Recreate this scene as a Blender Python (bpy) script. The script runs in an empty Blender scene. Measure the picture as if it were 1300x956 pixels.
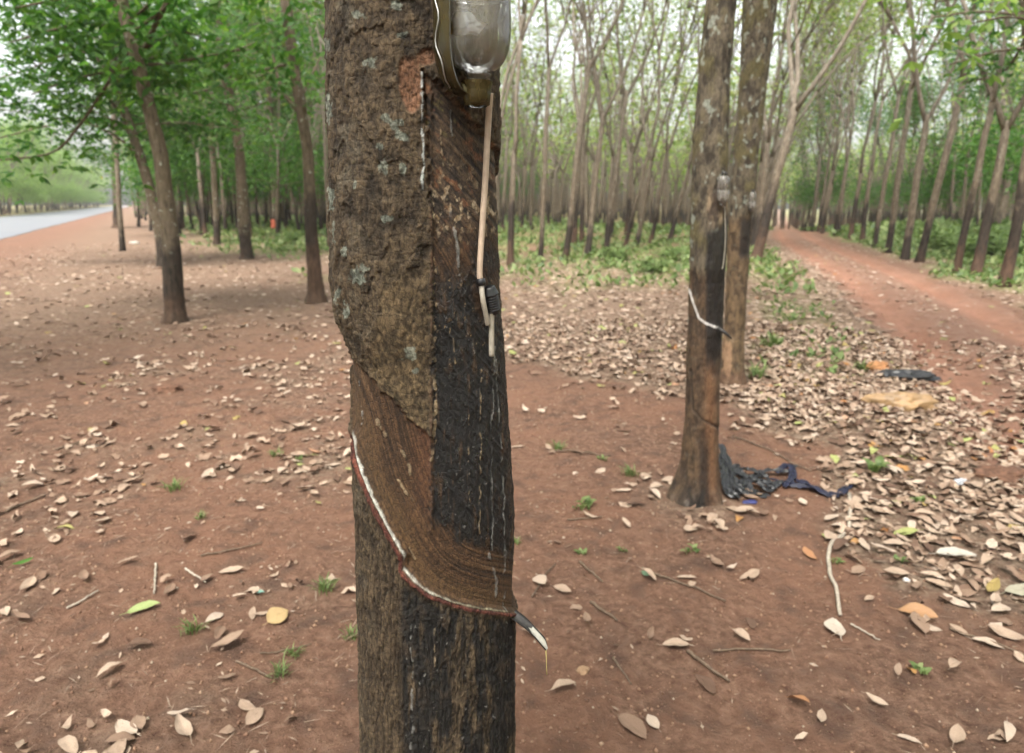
import bpy, math, random
import numpy as np
from mathutils import Vector

random.seed(7)
RS = np.random.RandomState(11)
scene = bpy.context.scene
COL = scene.collection
R = math.radians

# ------------------------------------------------------------------ camera model (photo is 1300 px wide, 24 mm lens)
F = 867.0
CX, CY = 650.0, 433.5
HOR = 258.0
TILT = math.atan((CY - HOR) / F)
H = 1.5
FW = np.array([0, math.cos(TILT), -math.sin(TILT)])
UP = np.array([0, math.sin(TILT), math.cos(TILT)])
CAM = np.array([0, 0, H])


def ray(px, py):
    return FW + np.array([1.0, 0, 0]) * (px - CX) / F + UP * (CY - py) / F


def on_plane(px, py, Y):
    d = ray(px, py)
    return CAM + d * (Y / d[1])


def project(P):
    d = P - CAM
    w = d @ FW
    return CX + F * d[..., 0] / w, CY - F * (d @ UP) / w


# ------------------------------------------------------------------ noise
def _hash(i, j, k, s):
    h = (i.astype(np.uint32) * np.uint32(374761393)) ^ (j.astype(np.uint32) * np.uint32(668265263)) ^ (k.astype(np.uint32) * np.uint32(2147483647)) ^ np.uint32((s * 144665) & 0xFFFFFFFF)
    h = (h ^ (h >> np.uint32(13))) * np.uint32(1274126177)
    h = (h ^ (h >> np.uint32(16))) * np.uint32(2246822519)
    return (h ^ (h >> np.uint32(15)))


def pn(x, y, z=None, s=0):
    x = np.asarray(x, float)
    y = np.asarray(y, float) + 0 * x
    z = np.zeros_like(x) if z is None else np.asarray(z, float) + 0 * x
    xi, yi, zi = np.floor(x).astype(np.int64), np.floor(y).astype(np.int64), np.floor(z).astype(np.int64)
    fx, fy, fz = x - xi, y - yi, z - zi
    u, v, w = [t * t * t * (t * (t * 6 - 15) + 10) for t in (fx, fy, fz)]
    out = 0
    for a in (0, 1):
        for b in (0, 1):
            for c in (0, 1):
                h = _hash(xi + a, yi + b, zi + c, s)
                gx = (h & np.uint32(1023)).astype(float) / 511.5 - 1
                gy = ((h >> np.uint32(10)) & np.uint32(1023)).astype(float) / 511.5 - 1
                gz = ((h >> np.uint32(20)) & np.uint32(1023)).astype(float) / 511.5 - 1
                d = gx * (fx - a) + gy * (fy - b) + gz * (fz - c)
                out = out + d * (u if a else 1 - u) * (v if b else 1 - v) * (w if c else 1 - w)
    return out * 1.25


def fbm(x, y, z=None, oct=4, s=0, gain=0.5):
    t, a, n = 0, 1.0, 0
    for o in range(oct):
        k = 2.03 ** o
        t = t + a * pn(np.asarray(x) * k + 17.3 * o, np.asarray(y) * k, None if z is None else np.asarray(z) * k, s + o)
        n += a
        a *= gain
    return t / n * 1.6


def ss(a, b, x):
    t = np.clip((np.asarray(x, float) - a) / (b - a), 0, 1)
    return t * t * (3 - 2 * t)


def mix3(a, b, m):
    m = np.asarray(m)[..., None]
    return a * (1 - m) + b * m


# ------------------------------------------------------------------ plantation frame: rows run along the red path
PU = np.array([math.sin(R(21)), math.cos(R(21))])
PV = np.array([math.cos(R(21)), -math.sin(R(21))])
ORG = np.array([0.0, 1.15])
ROADDIR = np.array([math.sin(R(-28)), math.cos(R(-28))])
ROADNRM = np.array([-math.cos(R(-28)), math.sin(R(-28))])      # pointing across the road (to the left)
ROADP = np.array([-20.8, 27.7])
ROADW = 8.5


def qp(x, y):
    rx, ry = x - ORG[0], y - ORG[1]
    return rx * PV[0] + ry * PV[1], rx * PU[0] + ry * PU[1]


def xy(q, p):
    return ORG[0] + q * PV[0] + p * PU[0], ORG[1] + q * PV[1] + p * PU[1]


def road_d(x, y):
    return (x - ROADP[0]) * ROADNRM[0] + (y - ROADP[1]) * ROADNRM[1]


def bend(p):
    return -1.45 * ss(8, 36, p)


def base_h(x, y):
    x, y = np.asarray(x, float), np.asarray(y, float)
    q, p = qp(x, y)
    t = np.clip(p - 36, 0, None)
    drop = -3.4 * (1 - np.exp(-(t * t / (t + 10)) * 0.05 / 3.4))
    return drop * ss(-26, -6, q)


def gh(x, y):
    """height of the ground"""
    x, y = np.asarray(x, float), np.asarray(y, float)
    q, p = qp(x, y)
    q = q - bend(p)
    onpath = ss(1.0, 1.5, q) * (1 - ss(3.5, 4.1, q))
    onroad = ss(-1, 0.2, road_d(x, y)) * (1 - ss(ROADW, ROADW + 1, road_d(x, y)))
    far = 1 - ss(25, 60, np.hypot(x, y))
    n = 0.035 * fbm(x * 0.5, y * 0.5, oct=2, s=3) + 0.022 * fbm(x * 2.6, y * 2.6, oct=3, s=5) * far
    n = n + 0.011 * fbm(x * 12, y * 12, oct=4, s=9) * (1 - ss(6, 12, np.hypot(x, y)))
    k = 1 - 0.8 * onpath
    ruts = -0.07 * np.exp(-((q - 2.0) / 0.25) ** 2) - 0.085 * np.exp(-((q - 3.2) / 0.25) ** 2)
    return base_h(x, y) + n * k * (1 - onroad) + ruts * onpath


def ground_at(px, py):
    d = ray(px, py)
    t = -H / d[2]
    for _ in range(12):
        P = CAM + d * t
        t += (float(gh(P[0], P[1])) - P[2]) / d[2] * 0.8
    return CAM + d * t


# ------------------------------------------------------------------ mesh helpers
def mesh_np(name, V, quads=None, tris=None, smooth=True, mats=(), attrs=None):
    me = bpy.data.meshes.new(name)
    V = np.asarray(V, np.float32)
    loops, starts, n = [], [], 0
    if quads is not None and len(quads):
        q = np.asarray(quads, np.int32)
        loops.append(q.ravel())
        starts.append(np.arange(len(q)) * 4)
        n = len(q) * 4
    if tris is not None and len(tris):
        t = np.asarray(tris, np.int32)
        loops.append(t.ravel())
        starts.append(n + np.arange(len(t)) * 3)
    loops = np.concatenate(loops)
    starts = np.concatenate(starts).astype(np.int32)
    me.vertices.add(len(V))
    me.vertices.foreach_set('co', V.ravel())
    me.loops.add(len(loops))
    me.loops.foreach_set('vertex_index', loops.astype(np.int32))
    me.polygons.add(len(starts))
    me.polygons.foreach_set('loop_start', starts)
    if smooth:
        me.polygons.foreach_set('use_smooth', np.ones(len(starts), bool))
    for k, a in (attrs or {}).items():
        a = np.asarray(a, np.float32)
        if a.ndim == 2:
            if a.shape[1] == 3:
                a = np.concatenate([a, np.ones((len(a), 1), np.float32)], 1)
            at = me.attributes.new(k, 'FLOAT_COLOR', 'POINT')
            at.data.foreach_set('color', a.ravel())
        else:
            at = me.attributes.new(k, 'FLOAT', 'POINT')
            at.data.foreach_set('value', a)
    me.update(calc_edges=True)
    me.validate()
    for m in mats:
        me.materials.append(m)
    return me


def link(name, me, parent=None, loc=(0, 0, 0)):
    o = bpy.data.objects.new(name, me)
    COL.objects.link(o)
    o.location = loc
    if parent is not None:
        o.parent = parent
    return o


def tag(o, label=None, cat=None, group=None, kind=None):
    for k, v in (('label', label), ('category', cat), ('group', group), ('kind', kind)):
        if v:
            o[k] = v
    return o


def empty(name, loc, label, cat, group=None):
    o = bpy.data.objects.new(name, None)
    o.empty_display_size = 0.1
    COL.objects.link(o)
    o.location = loc
    return tag(o, label, cat, group)


def copy_tree(o, parent=None):
    c = o.copy()
    COL.objects.link(c)
    if parent is not None:
        c.parent = parent
    for ch in list(o.children):
        copy_tree(ch, c)
    return c


def grid_quads(nr, nc, wrap=False, off=0):
    i, j = np.meshgrid(np.arange(nr - 1), np.arange(nc if wrap else nc - 1), indexing='ij')
    a = i * nc + j
    b = i * nc + (j + 1) % nc
    return np.stack([a, b, b + nc, a + nc], -1).reshape(-1, 4) + off


def tube(pts, rad, sides=10, cap=True, rough=0.0, seed=0, twist=None):
    pts = np.asarray(pts, float)
    rad = np.broadcast_to(np.asarray(rad, float), (len(pts),))
    T = np.gradient(pts, axis=0)
    T /= np.linalg.norm(T, axis=1)[:, None] + 1e-12
    ref = np.array([0.0, 1, 0]) if abs(T[0][1]) < 0.9 else np.array([1.0, 0, 0])
    N = []
    n = np.cross(T[0], ref)
    for t in T:
        n = n - t * np.dot(n, t)
        n /= np.linalg.norm(n) + 1e-12
        N.append(n.copy())
    N = np.array(N)
    B = np.cross(T, N)
    th = np.arange(sides) * 2 * math.pi / sides
    rr = rad[:, None] * np.ones((1, sides))
    if rough:
        rr = rr * (1 + rough * fbm(np.cos(th)[None] * 1.6 + 0 * rr + seed, np.sin(th)[None] * 1.6 + 0 * rr, np.arange(len(pts))[:, None] * 0.45 + 0 * rr, oct=2, s=seed))
    V = pts[:, None] + rr[..., None] * (N[:, None] * np.cos(th)[None, :, None] + B[:, None] * np.sin(th)[None, :, None])
    V = V.reshape(-1, 3)
    Q = grid_quads(len(pts), sides, True)
    Tr = np.zeros((0, 3), int)
    if cap:
        k = len(V)
        V = np.concatenate([V, pts[:1], pts[-1:]])
        j = np.arange(sides)
        a = np.stack([np.full(sides, k), (j + 1) % sides, j], 1)
        e = (len(pts) - 1) * sides
        b = np.stack([np.full(sides, k + 1), e + j, e + (j + 1) % sides], 1)
        Tr = np.concatenate([a, b])
    return V, Q, Tr


class MB:
    def __init__(s):
        s.V, s.Q, s.T, s.n = [], [], [], 0

    def add(s, V, Q=None, T=None):
        s.V.append(np.asarray(V, float))
        if Q is not None and len(Q):
            s.Q.append(np.asarray(Q) + s.n)
        if T is not None and len(T):
            s.T.append(np.asarray(T) + s.n)
        s.n += len(V)
        return s

    def tube(s, *a, **k):
        return s.add(*tube(*a, **k))

    def mesh(s, name, mat, smooth=True, attrs=None):
        return mesh_np(name, np.concatenate(s.V), np.concatenate(s.Q) if s.Q else None, np.concatenate(s.T) if s.T else None, smooth, [mat], attrs)


def spline(pts, n):
    """Catmull-Rom through pts (any number of columns)"""
    P = np.asarray(pts, float)
    P = np.concatenate([2 * P[:1] - P[1:2], P, 2 * P[-1:] - P[-2:-1]])
    t = np.linspace(0, len(pts) - 1 - 1e-9, n)
    i = np.floor(t).astype(int)
    u = (t - i)[:, None]
    a, b, c, d = P[i], P[i + 1], P[i + 2], P[i + 3]
    return 0.5 * (2 * b + (c - a) * u + (2 * a - 5 * b + 4 * c - d) * u ** 2 + (3 * b - a - 3 * c + d) * u ** 3)


def lathe(prof, sides=40, a0=0, a1=2 * math.pi):
    prof = np.asarray(prof, float)
    full = abs(a1 - a0 - 2 * math.pi) < 1e-6
    th = np.linspace(a0, a1, sides + 1)[:sides] if full else np.linspace(a0, a1, sides)
    V = np.stack([prof[:, :1] * np.cos(th)[None], prof[:, :1] * np.sin(th)[None], prof[:, 1:] + 0 * th[None]], -1).reshape(-1, 3)
    return V, grid_quads(len(prof), sides, full), None


def norm(a):
    return a / (np.linalg.norm(a, axis=-1, keepdims=True) + 1e-12)


LEAF_ROWS = np.array([0.0, 0.22, 0.5, 0.78, 1.0])
LEAF_W = np.array([0.0, 0.72, 1.0, 0.66, 0.0])


def leaves_lo(P, D, N, L, W):
    """one bent quad per leaflet: P base, D along, N normal"""
    S = norm(np.cross(D, N))
    m = P + D * (L * 0.48)[:, None] - N * (L * 0.04)[:, None]
    V = np.stack([P, m + S * (W * 0.5)[:, None], P + D * L[:, None] - N * (L * 0.12)[:, None], m - S * (W * 0.5)[:, None]], 1)
    n = len(P)
    Q = np.arange(n * 4).reshape(n, 4)
    return V.reshape(-1, 3), Q


def leaves_hi(P, D, N, L, W, curl, fold, wav):
    n = len(P)
    S = norm(np.cross(D, N))
    N = norm(np.cross(S, D))
    out = []
    for k, (t, w) in enumerate(zip(LEAF_ROWS, LEAF_W)):
        c = P + D * (L * (t - 0.5))[:, None] + N * (L * curl * ((t - 0.5) ** 2) * 2)[:, None]
        if k in (0, 4):
            out.append(c)
        else:
            hw = W * 0.5 * w
            lift = hw * fold
            wv = wav * L * 0.08 * ((-1) ** k)
            out.append(c + S * hw[:, None] + N * (lift + wv)[:, None])
            out.append(c)
            out.append(c - S * hw[:, None] + N * (lift - wv)[:, None])
    V = np.stack(out, 1)
    if n > 500:
        V = V + np.random.RandomState(n % 1000).normal(0, 1, V.shape) * (L * 0.045)[:, None, None] * np.array([1, 1, 0.8])
    o = (np.arange(n) * 11)[:, None, None]
    T = np.array([[0, 1, 2], [0, 2, 3], [7, 10, 8], [8, 10, 9]])[None] + o
    Q = np.array([[1, 4, 5, 2], [2, 5, 6, 3], [4, 7, 8, 5], [5, 8, 9, 6]])[None] + o
    return V.reshape(-1, 3), Q.reshape(-1, 4), T.reshape(-1, 3)


# ------------------------------------------------------------------ materials
def newmat(name):
    m = bpy.data.materials.new(name)
    m.use_nodes = True
    nt = m.node_tree
    nt.nodes.clear()
    out = nt.nodes.new('ShaderNodeOutputMaterial')
    return m, nt, out


class NT:
    def __init__(s, nt):
        s.nt = nt

    def n(s, typ, **kw):
        nd = s.nt.nodes.new(typ)
        for k, v in kw.items():
            if hasattr(nd, k) and k not in ('Scale',):
                setattr(nd, k, v)
            else:
                nd.inputs[k].default_value = v
        return nd

    def l(s, a, b):
        s.nt.links.new(a, b)

    def noise(s, vec, scale, detail=5, rough=0.55, dist=0.0):
        nd = s.n('ShaderNodeTexNoise')
        nd.inputs['Scale'].default_value = scale
        nd.inputs['Detail'].default_value = detail
        nd.inputs['Roughness'].default_value = rough
        nd.inputs['Distortion'].default_value = dist
        if vec is not None:
            s.l(vec, nd.inputs['Vector'])
        return nd.outputs['Fac']

    def ramp(s, fac, stops, interp='LINEAR'):
        nd = s.n('ShaderNodeValToRGB')
        cr = nd.color_ramp
        cr.interpolation = interp
        while len(cr.elements) < len(stops):
            cr.elements.new(0.5)
        for e, (p, c) in zip(cr.elements, stops):
            e.position = p
            e.color = (c, c, c, 1) if not hasattr(c, '__len__') else (*c, 1)
        s.l(fac, nd.inputs[0])
        return nd.outputs[0]

    def mix(s, fac, a, b, mode='MIX'):
        nd = s.n('ShaderNodeMix', data_type='RGBA', blend_type=mode)
        for sock, v in ((nd.inputs[0], fac), (nd.inputs[6], a), (nd.inputs[7], b)):
            if hasattr(v, 'is_linked') or hasattr(v, 'links'):
                s.l(v, sock)
            elif hasattr(v, '__len__'):
                sock.default_value = (*v, 1)
            else:
                sock.default_value = v
        return nd.outputs[2]

    def math(s, op, a, b=0.0, clamp=False):
        nd = s.n('ShaderNodeMath', operation=op, use_clamp=clamp)
        for sock, v in ((nd.inputs[0], a), (nd.inputs[1], b)):
            if hasattr(v, 'links'):
                s.l(v, sock)
            else:
                sock.default_value = v
        return nd.outputs[0]

    def mapping(s, vec, scale=(1, 1, 1)):
        nd = s.n('ShaderNodeMapping')
        nd.inputs['Scale'].default_value = scale
        s.l(vec, nd.inputs['Vector'])
        return nd.outputs[0]

    def bump(s, h, strength=0.5, dist=0.01):
        nd = s.n('ShaderNodeBump')
        nd.inputs['Strength'].default_value = strength
        nd.inputs['Distance'].default_value = dist
        s.l(h, nd.inputs['Height'])
        return nd.outputs[0]

    def attr(s, name, out='Fac'):
        nd = s.n('ShaderNodeAttribute', attribute_name=name)
        return nd.outputs[out]

    def bsdf(s, out, col, rough=0.85, normal=None, spec=0.3, metal=0.0):
        b = s.n('ShaderNodeBsdfPrincipled')
        for sock, v in ((b.inputs['Base Color'], col), (b.inputs['Roughness'], rough), (b.inputs['Specular IOR Level'], spec), (b.inputs['Metallic'], metal)):
            if hasattr(v, 'links'):
                s.l(v, sock)
            elif hasattr(v, '__len__'):
                sock.default_value = (*v, 1)
            else:
                sock.default_value = v
        if normal is not None:
            s.l(normal, b.inputs['Normal'])
        if out is not None:
            s.l(b.outputs[0], out.inputs['Surface'])
        return b


def obj_coord(k):
    return k.n('ShaderNodeTexCoord').outputs['Object']


def mat_simple(name, col, rough=0.6, var=0.25, scale=30, bump=0.3, spec=0.3, metal=0.0):
    m, nt, out = newmat(name)
    k = NT(nt)
    c = obj_coord(k)
    f = k.noise(c, scale, 5)
    a = tuple(x * (1 - var) for x in col)
    b = tuple(min(1, x * (1 + var)) for x in col)
    k.bsdf(out, k.ramp(f, [(0.3, a), (0.7, b)]), rough, k.bump(f, bump, 0.003), spec, metal)
    return m


def mat_bark(name, tone=(1, 1, 1), stain=1.0, moss=0.0, lichen=0.5, zs=(0.35, 1.5), pale=0.0):
    m, nt, out = newmat(name)
    k = NT(nt)
    c = obj_coord(k)
    tall = k.mapping(c, (1, 1, 0.25))
    f1 = k.noise(tall, 26, 8, 0.65)
    f2 = k.noise(c, 5, 4)
    t = lambda a: tuple(x * y for x, y in zip(a, tone))
    col = k.ramp(f1, [(0.28, t((0.055, 0.042, 0.030))), (0.5, t((0.17, 0.135, 0.10))), (0.75, t((0.30, 0.25, 0.195)))])
    if moss:
        mf = k.ramp(k.noise(c, 9, 6, 0.6), [(0.40, 0.0), (0.56, moss)])
        col = k.mix(mf, col, (0.075, 0.064, 0.026))
    lf = k.ramp(k.noise(c, 13, 6, 0.6), [(0.60, 0.0), (0.66, lichen)])
    col = k.mix(lf, col, (0.36, 0.385, 0.31))
    sep = k.n('ShaderNodeSeparateXYZ')
    k.l(c, sep.inputs[0])
    rnd = k.n('ShaderNodeObjectInfo').outputs['Random']
    if pale:
        pr = k.n('ShaderNodeMapRange')
        pr.inputs[1].default_value, pr.inputs[2].default_value = 1.8, 4.5
        pr.inputs[3].default_value, pr.inputs[4].default_value = 0.0, pale
        k.l(sep.outputs[2], pr.inputs[0])
        col = k.mix(pr.outputs[0], col, k.ramp(f1, [(0.3, (0.15, 0.133, 0.112)), (0.7, (0.34, 0.31, 0.27))]))
    z = k.math('ADD', sep.outputs[2], k.math('ADD', k.math('MULTIPLY', k.math('SUBTRACT', f2, 0.5), 1.6), k.math('MULTIPLY', k.math('SUBTRACT', rnd, 0.4), 1.3)))
    top = k.n('ShaderNodeMapRange')
    top.inputs[1].default_value, top.inputs[2].default_value = zs[1] - 0.25, zs[1] + 0.25
    top.inputs[3].default_value, top.inputs[4].default_value = stain, 0.0
    k.l(z, top.inputs[0])
    bot = k.n('ShaderNodeMapRange')
    bot.inputs[1].default_value, bot.inputs[2].default_value = zs[0] - 0.25, zs[0] + 0.2
    k.l(z, bot.inputs[0])
    low = k.ramp(f1, [(0.3, (0.030, 0.019, 0.013)), (0.7, (0.095, 0.056, 0.037))])
    dark = k.ramp(f1, [(0.35, (0.012, 0.010, 0.008)), (0.75, (0.055, 0.04, 0.03))])
    col = k.mix(top.outputs[0], col, k.mix(bot.outputs[0], low, dark))
    h = k.math('ADD', f1, k.math('MULTIPLY', k.noise(k.mapping(c, (1, 1, 0.5)), 70, 5), 0.5))
    k.bsdf(out, col, 0.85, k.bump(h, 0.7, 0.012), 0.2)
    return m


def mat_leaf(name, stops, trans=0.45, rand='tint'):
    m, nt, out = newmat(name)
    k = NT(nt)
    f = k.attr(rand) if rand == 'tint' else k.n('ShaderNodeObjectInfo').outputs['Random']
    col = k.ramp(f, stops)
    d = k.bsdf(None, col, 0.5, None, 0.3)
    tr = k.n('ShaderNodeBsdfTranslucent')
    hs = k.n('ShaderNodeHueSaturation')
    hs.inputs['Saturation'].default_value = 1.1
    hs.inputs['Value'].default_value = 1.3
    k.l(col, hs.inputs['Color'])
    k.l(hs.outputs[0], tr.inputs[0])
    mx = k.n('ShaderNodeMixShader')
    mx.inputs[0].default_value = trans
    k.l(d.outputs[0], mx.inputs[1])
    k.l(tr.outputs[0], mx.inputs[2])
    k.l(mx.outputs[0], out.inputs['Surface'])
    return m


def mat_dry(name, rand):
    m, nt, out = newmat(name)
    k = NT(nt)
    f = k.attr('tint') if rand == 'tint' else k.n('ShaderNodeObjectInfo').outputs['Random']
    col = k.ramp(f, [(0.0, (0.070, 0.040, 0.027)), (0.14, (0.150, 0.092, 0.062)), (0.34, (0.225, 0.153, 0.107)), (0.60, (0.325, 0.238, 0.172)),
                     (0.84, (0.365, 0.278, 0.208)), (0.96, (0.41, 0.33, 0.26)), (0.972, (0.30, 0.12, 0.04)), (0.988, (0.26, 0.28, 0.10))])
    c = obj_coord(k) if rand != 'tint' else k.n('ShaderNodeNewGeometry').outputs['Position']
    n1 = k.noise(c, 55, 5, 0.6)
    col = k.mix(k.ramp(n1, [(0.42, 0.0), (0.7, 0.55)]), col, (0.10, 0.055, 0.035))
    n2 = k.noise(c, 160, 3)
    k.bsdf(out, col, 0.75, k.bump(n2, 0.35, 0.003), 0.2)
    return m


def mat_soil(name, path=False):
    m, nt, out = newmat(name)
    k = NT(nt)
    c = k.n('ShaderNodeNewGeometry').outputs['Position']
    a = k.noise(c, 0.9, 8, 0.65)
    b = k.noise(c, 28, 8, 0.65)
    d = k.noise(c, 7, 6, 0.6)
    if path:
        col = k.ramp(b, [(0.3, (0.135, 0.060, 0.036)), (0.55, (0.225, 0.110, 0.070)), (0.8, (0.31, 0.175, 0.12))])
        col = k.mix(k.ramp(a, [(0.4, 0.0), (0.62, 0.45)]), col, (0.29, 0.165, 0.115))
        col = k.mix(k.ramp(d, [(0.52, 0.0), (0.70, 0.6)]), col, (0.11, 0.062, 0.044))
        col = k.mix(k.math('MULTIPLY', k.math('SUBTRACT', 1.0, k.attr('worn')), 0.55, True), col, k.ramp(d, [(0.35, (0.085, 0.048, 0.034)), (0.65, (0.20, 0.135, 0.10))]))
    else:
        col = k.ramp(b, [(0.28, (0.058, 0.028, 0.018)), (0.50, (0.143, 0.080, 0.053)), (0.76, (0.26, 0.160, 0.110))])
        col = k.mix(k.ramp(a, [(0.40, 0.0), (0.60, 0.7)]), col, (0.185, 0.095, 0.060))
        col = k.mix(k.ramp(d, [(0.52, 0.0), (0.66, 0.7)]), col, (0.066, 0.040, 0.030))
        # bits of trodden straw and leaf crumbs
        v = k.noise(c, 95, 3, 0.7)
        col = k.mix(k.ramp(v, [(0.64, 0.0), (0.69, 0.75)]), col, (0.26, 0.18, 0.12))
        lit = k.math('MULTIPLY', k.attr('litter'), k.ramp(k.noise(c, 17, 4), [(0.3, 0.35), (0.6, 1.0)]), True)
        lcol = k.ramp(k.noise(c, 22, 6, 0.7), [(0.32, (0.055, 0.032, 0.022)), (0.5, (0.165, 0.115, 0.080)), (0.66, (0.29, 0.215, 0.155))])
        col = k.mix(lit, col, lcol)
        gr = k.math('MULTIPLY', k.attr('grass'), k.ramp(k.noise(c, 3.2, 6, 0.65), [(0.3, 0.25), (0.55, 1.0)]), True)
        gcol = k.ramp(k.noise(c, 19, 6, 0.7), [(0.35, (0.075, 0.085, 0.030)), (0.52, (0.15, 0.17, 0.062)), (0.68, (0.26, 0.25, 0.13))])
        col = k.mix(gr, col, gcol)
    h = k.math('ADD', k.math('MULTIPLY', b, 1.0), k.math('MULTIPLY', k.noise(c, 140, 4, 0.7), 0.35))
    k.bsdf(out, col, 0.92, k.bump(h, 1.0, 0.03), 0.15)
    return m


M = {}
M['bark'] = mat_bark('pale_bark', (0.62, 0.595, 0.55), 1.0, 0.0, 0.35, (0.25, 1.25), 0.25)
M['bark_moss'] = mat_bark('mossy_bark', (0.62, 0.58, 0.5), 0.0, 0.75, 0.8)
M['bark_road'] = mat_bark('grey_bark', (0.55, 0.52, 0.48), 0.95, 0.25, 0.6, (0.40, 1.15))
GREEN = [(0.0, (0.014, 0.046, 0.010)), (0.35, (0.036, 0.100, 0.018)), (0.7, (0.080, 0.165, 0.030)), (0.93, (0.15, 0.24, 0.05)), (0.985, (0.42, 0.27, 0.05))]
PALE = [(0.0, (0.055, 0.105, 0.028)), (0.3, (0.11, 0.18, 0.045)), (0.65, (0.21, 0.26, 0.07)), (0.90, (0.33, 0.33, 0.11)), (0.975, (0.50, 0.26, 0.07))]
M['leaf_green'] = mat_leaf('green_foliage', GREEN, 0.5)
M['leaf_pale'] = mat_leaf('thin_pale_foliage', PALE, 0.5)
M['weed'] = mat_leaf('weed_leaves', [(0.0, (0.055, 0.095, 0.026)), (0.5, (0.13, 0.185, 0.06)), (0.85, (0.24, 0.275, 0.115)), (1.0, (0.36, 0.33, 0.19))], 0.4)
M['litter'] = mat_dry('dry_leaf_litter', 'tint')
M['dry'] = mat_dry('dry_leaf_skin', 'obj')
M['soil'] = mat_soil('red_soil')
M['path'] = mat_soil('red_path_soil', True)

# ------------------------------------------------------------------ densities of the ground cover
TREEPTS = [ground_at(a_, b_)[:2] for a_, b_ in ((223, 409), (401, 383), (313, 329), (880, 635), (930, 488), (275, 311))]


def litter_density(x, y):
    q0, p = qp(x, y)
    q = q0 - bend(p)
    nz = fbm(x * 0.9, y * 0.9, oct=3, s=31)
    nf = fbm(x * 3.1, y * 3.1, oct=3, s=33)
    nb = fbm(x * 0.35, y * 0.35, oct=2, s=37)
    d = 14 + 14 * nz + 14 * nf
    # towards the road: thin scatter with drifts
    left = ss(-0.35, -1.1, x) * (1 - ss(12, 26, p - q * 0.5))
    d = d + left * (36 + 120 * nz + 95 * nf)
    # drift between the rows and behind the tapped trees
    c = ss(4.2, 5.0, p + 0.6 * nz + 0.35 * (q + 1)) * ss(-5.6, -3.2, q + 0.9 * nz + 0.2 * np.clip(p - 8, 0, None)) * (1 - ss(12, 24, p))
    d = d + 460 * c * (q < 1.4) * (0.65 + 0.5 * nf)
    e = ss(3.0, 3.8, p + 0.6 * nz) * ss(0.1, 0.5, q)
    e = np.maximum(e, ss(0.70, 1.0, q + 0.18 * nz + 0.08 * nf) * (0.10 + 0.90 * ss(1.45, 2.1, p + 0.3 * nz + 0.2 * nf)))
    d = d + 520 * e * (1 - ss(1.75, 2.1, q - 0.6 * np.clip(1 - (p - 3.5) / 5, 0, 1) + 0.5 * nz)) * (1 - 0.6 * ss(9, 24, p)) * (0.75 + 0.4 * nf)
    mid = np.exp(-((q - 2.55) / 0.42) ** 2) * ss(-0.2, 0.3, nz + 0.35)
    d = d + 200 * mid * (1 - 0.2 * ss(8, 30, p))
    d = d + ss(3.6, 3.95, q + 0.3 * nz) * (1 - ss(4.4, 5.6, q)) * 120 * (1 - 0.5 * ss(14, 40, p))
    d = d + 40 * ss(6.5, 8, q)
    lane = 0.85 * np.exp(-((q - 2.0) / 0.25) ** 4) * ss(4.2, 6, p + nb) + np.exp(-((q - 3.2) / 0.36) ** 4)
    d = (d + 30 * ss(1.4, 1.6, q) * (1 - ss(3.4, 3.7, q)) * (0.5 + nf)) * (1 - 0.93 * np.clip(lane, 0, 1))
    for (tx, ty) in TREEPTS:
        d = d + 170 * np.exp(-(np.hypot(x - tx, y - ty) / 0.30) ** 2)
    rd = road_d(x, y)
    return np.clip(d, 0, None) * (1 - ss(-2.5, -0.5, rd))


def grass_density(x, y):
    q, p = qp(x, y)
    q = q - bend(p)
    nz = fbm(x * 0.6, y * 0.6, oct=3, s=51)
    a = ss(9.5, 15, p + 3 * nz) * ss(-9, -5, q + 2 * nz) * (1 - ss(0.4, 1.0, q)) * (0.55 + 0.8 * nz)
    b = ss(0.1, 0.4, q) * (1 - ss(0.9, 1.5, q + 0.4 * nz)) * ss(4.6, 6, p) * (0.30 + 0.8 * nz)
    c = ss(3.9, 4.7, q + 0.7 * nz) * (0.9 + 0.5 * nz)
    e = ss(13.5, 18, p + 3 * nz) * (1 - ss(-9, -5, q)) * (0.6 + 0.7 * nz)
    rd = road_d(x, y)
    f = ss(ROADW, ROADW + 1.5, rd) * 0.6
    return np.clip(np.maximum(np.maximum(a + b, c), np.maximum(e, f)) * (1 - ss(-9.5, -6, rd) * (rd < ROADW)), 0, 1)


# ------------------------------------------------------------------ ground, path, road
def build_ground():
    ang = np.concatenate([np.linspace(-46, 46, 460), np.linspace(46, 314, 70)[1:-1]])
    a = np.radians(ang)
    rr = np.concatenate([np.geomspace(0.25, 1.2, 12)[:-1], np.geomspace(1.2, 7, 240)[:-1], np.geomspace(7, 40, 150)[:-1], np.geomspace(40, 600, 60)])
    X = rr[:, None] * np.sin(a)[None]
    Y = rr[:, None] * np.cos(a)[None]
    Z = gh(X, Y)
    V = np.stack([X, Y, Z], -1).reshape(-1, 3)
    k = len(V)
    V = np.concatenate([V, [[0, 0, float(gh(0, 0))]]])
    nc = len(a)
    j = np.arange(nc)
    T = np.stack([np.full(nc, k), (j + 1) % nc, j], 1)
    lit = np.maximum(ss(25, 220, litter_density(V[:, 0], V[:, 1])), 0.85 * ss(5, 12, np.hypot(V[:, 0], V[:, 1])) * ss(0.5, -1.5, V[:, 0]) * ss(-1.0, -4, road_d(V[:, 0], V[:, 1])))
    gr = grass_density(V[:, 0], V[:, 1])
    Q = grid_quads(len(rr), nc, True)[:, ::-1]
    me = mesh_np('ground', V, Q, T[:, ::-1], True, [M['soil']], {'litter': lit, 'grass': gr})
    tag(link('ground', me), kind='structure')


build_ground()


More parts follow.
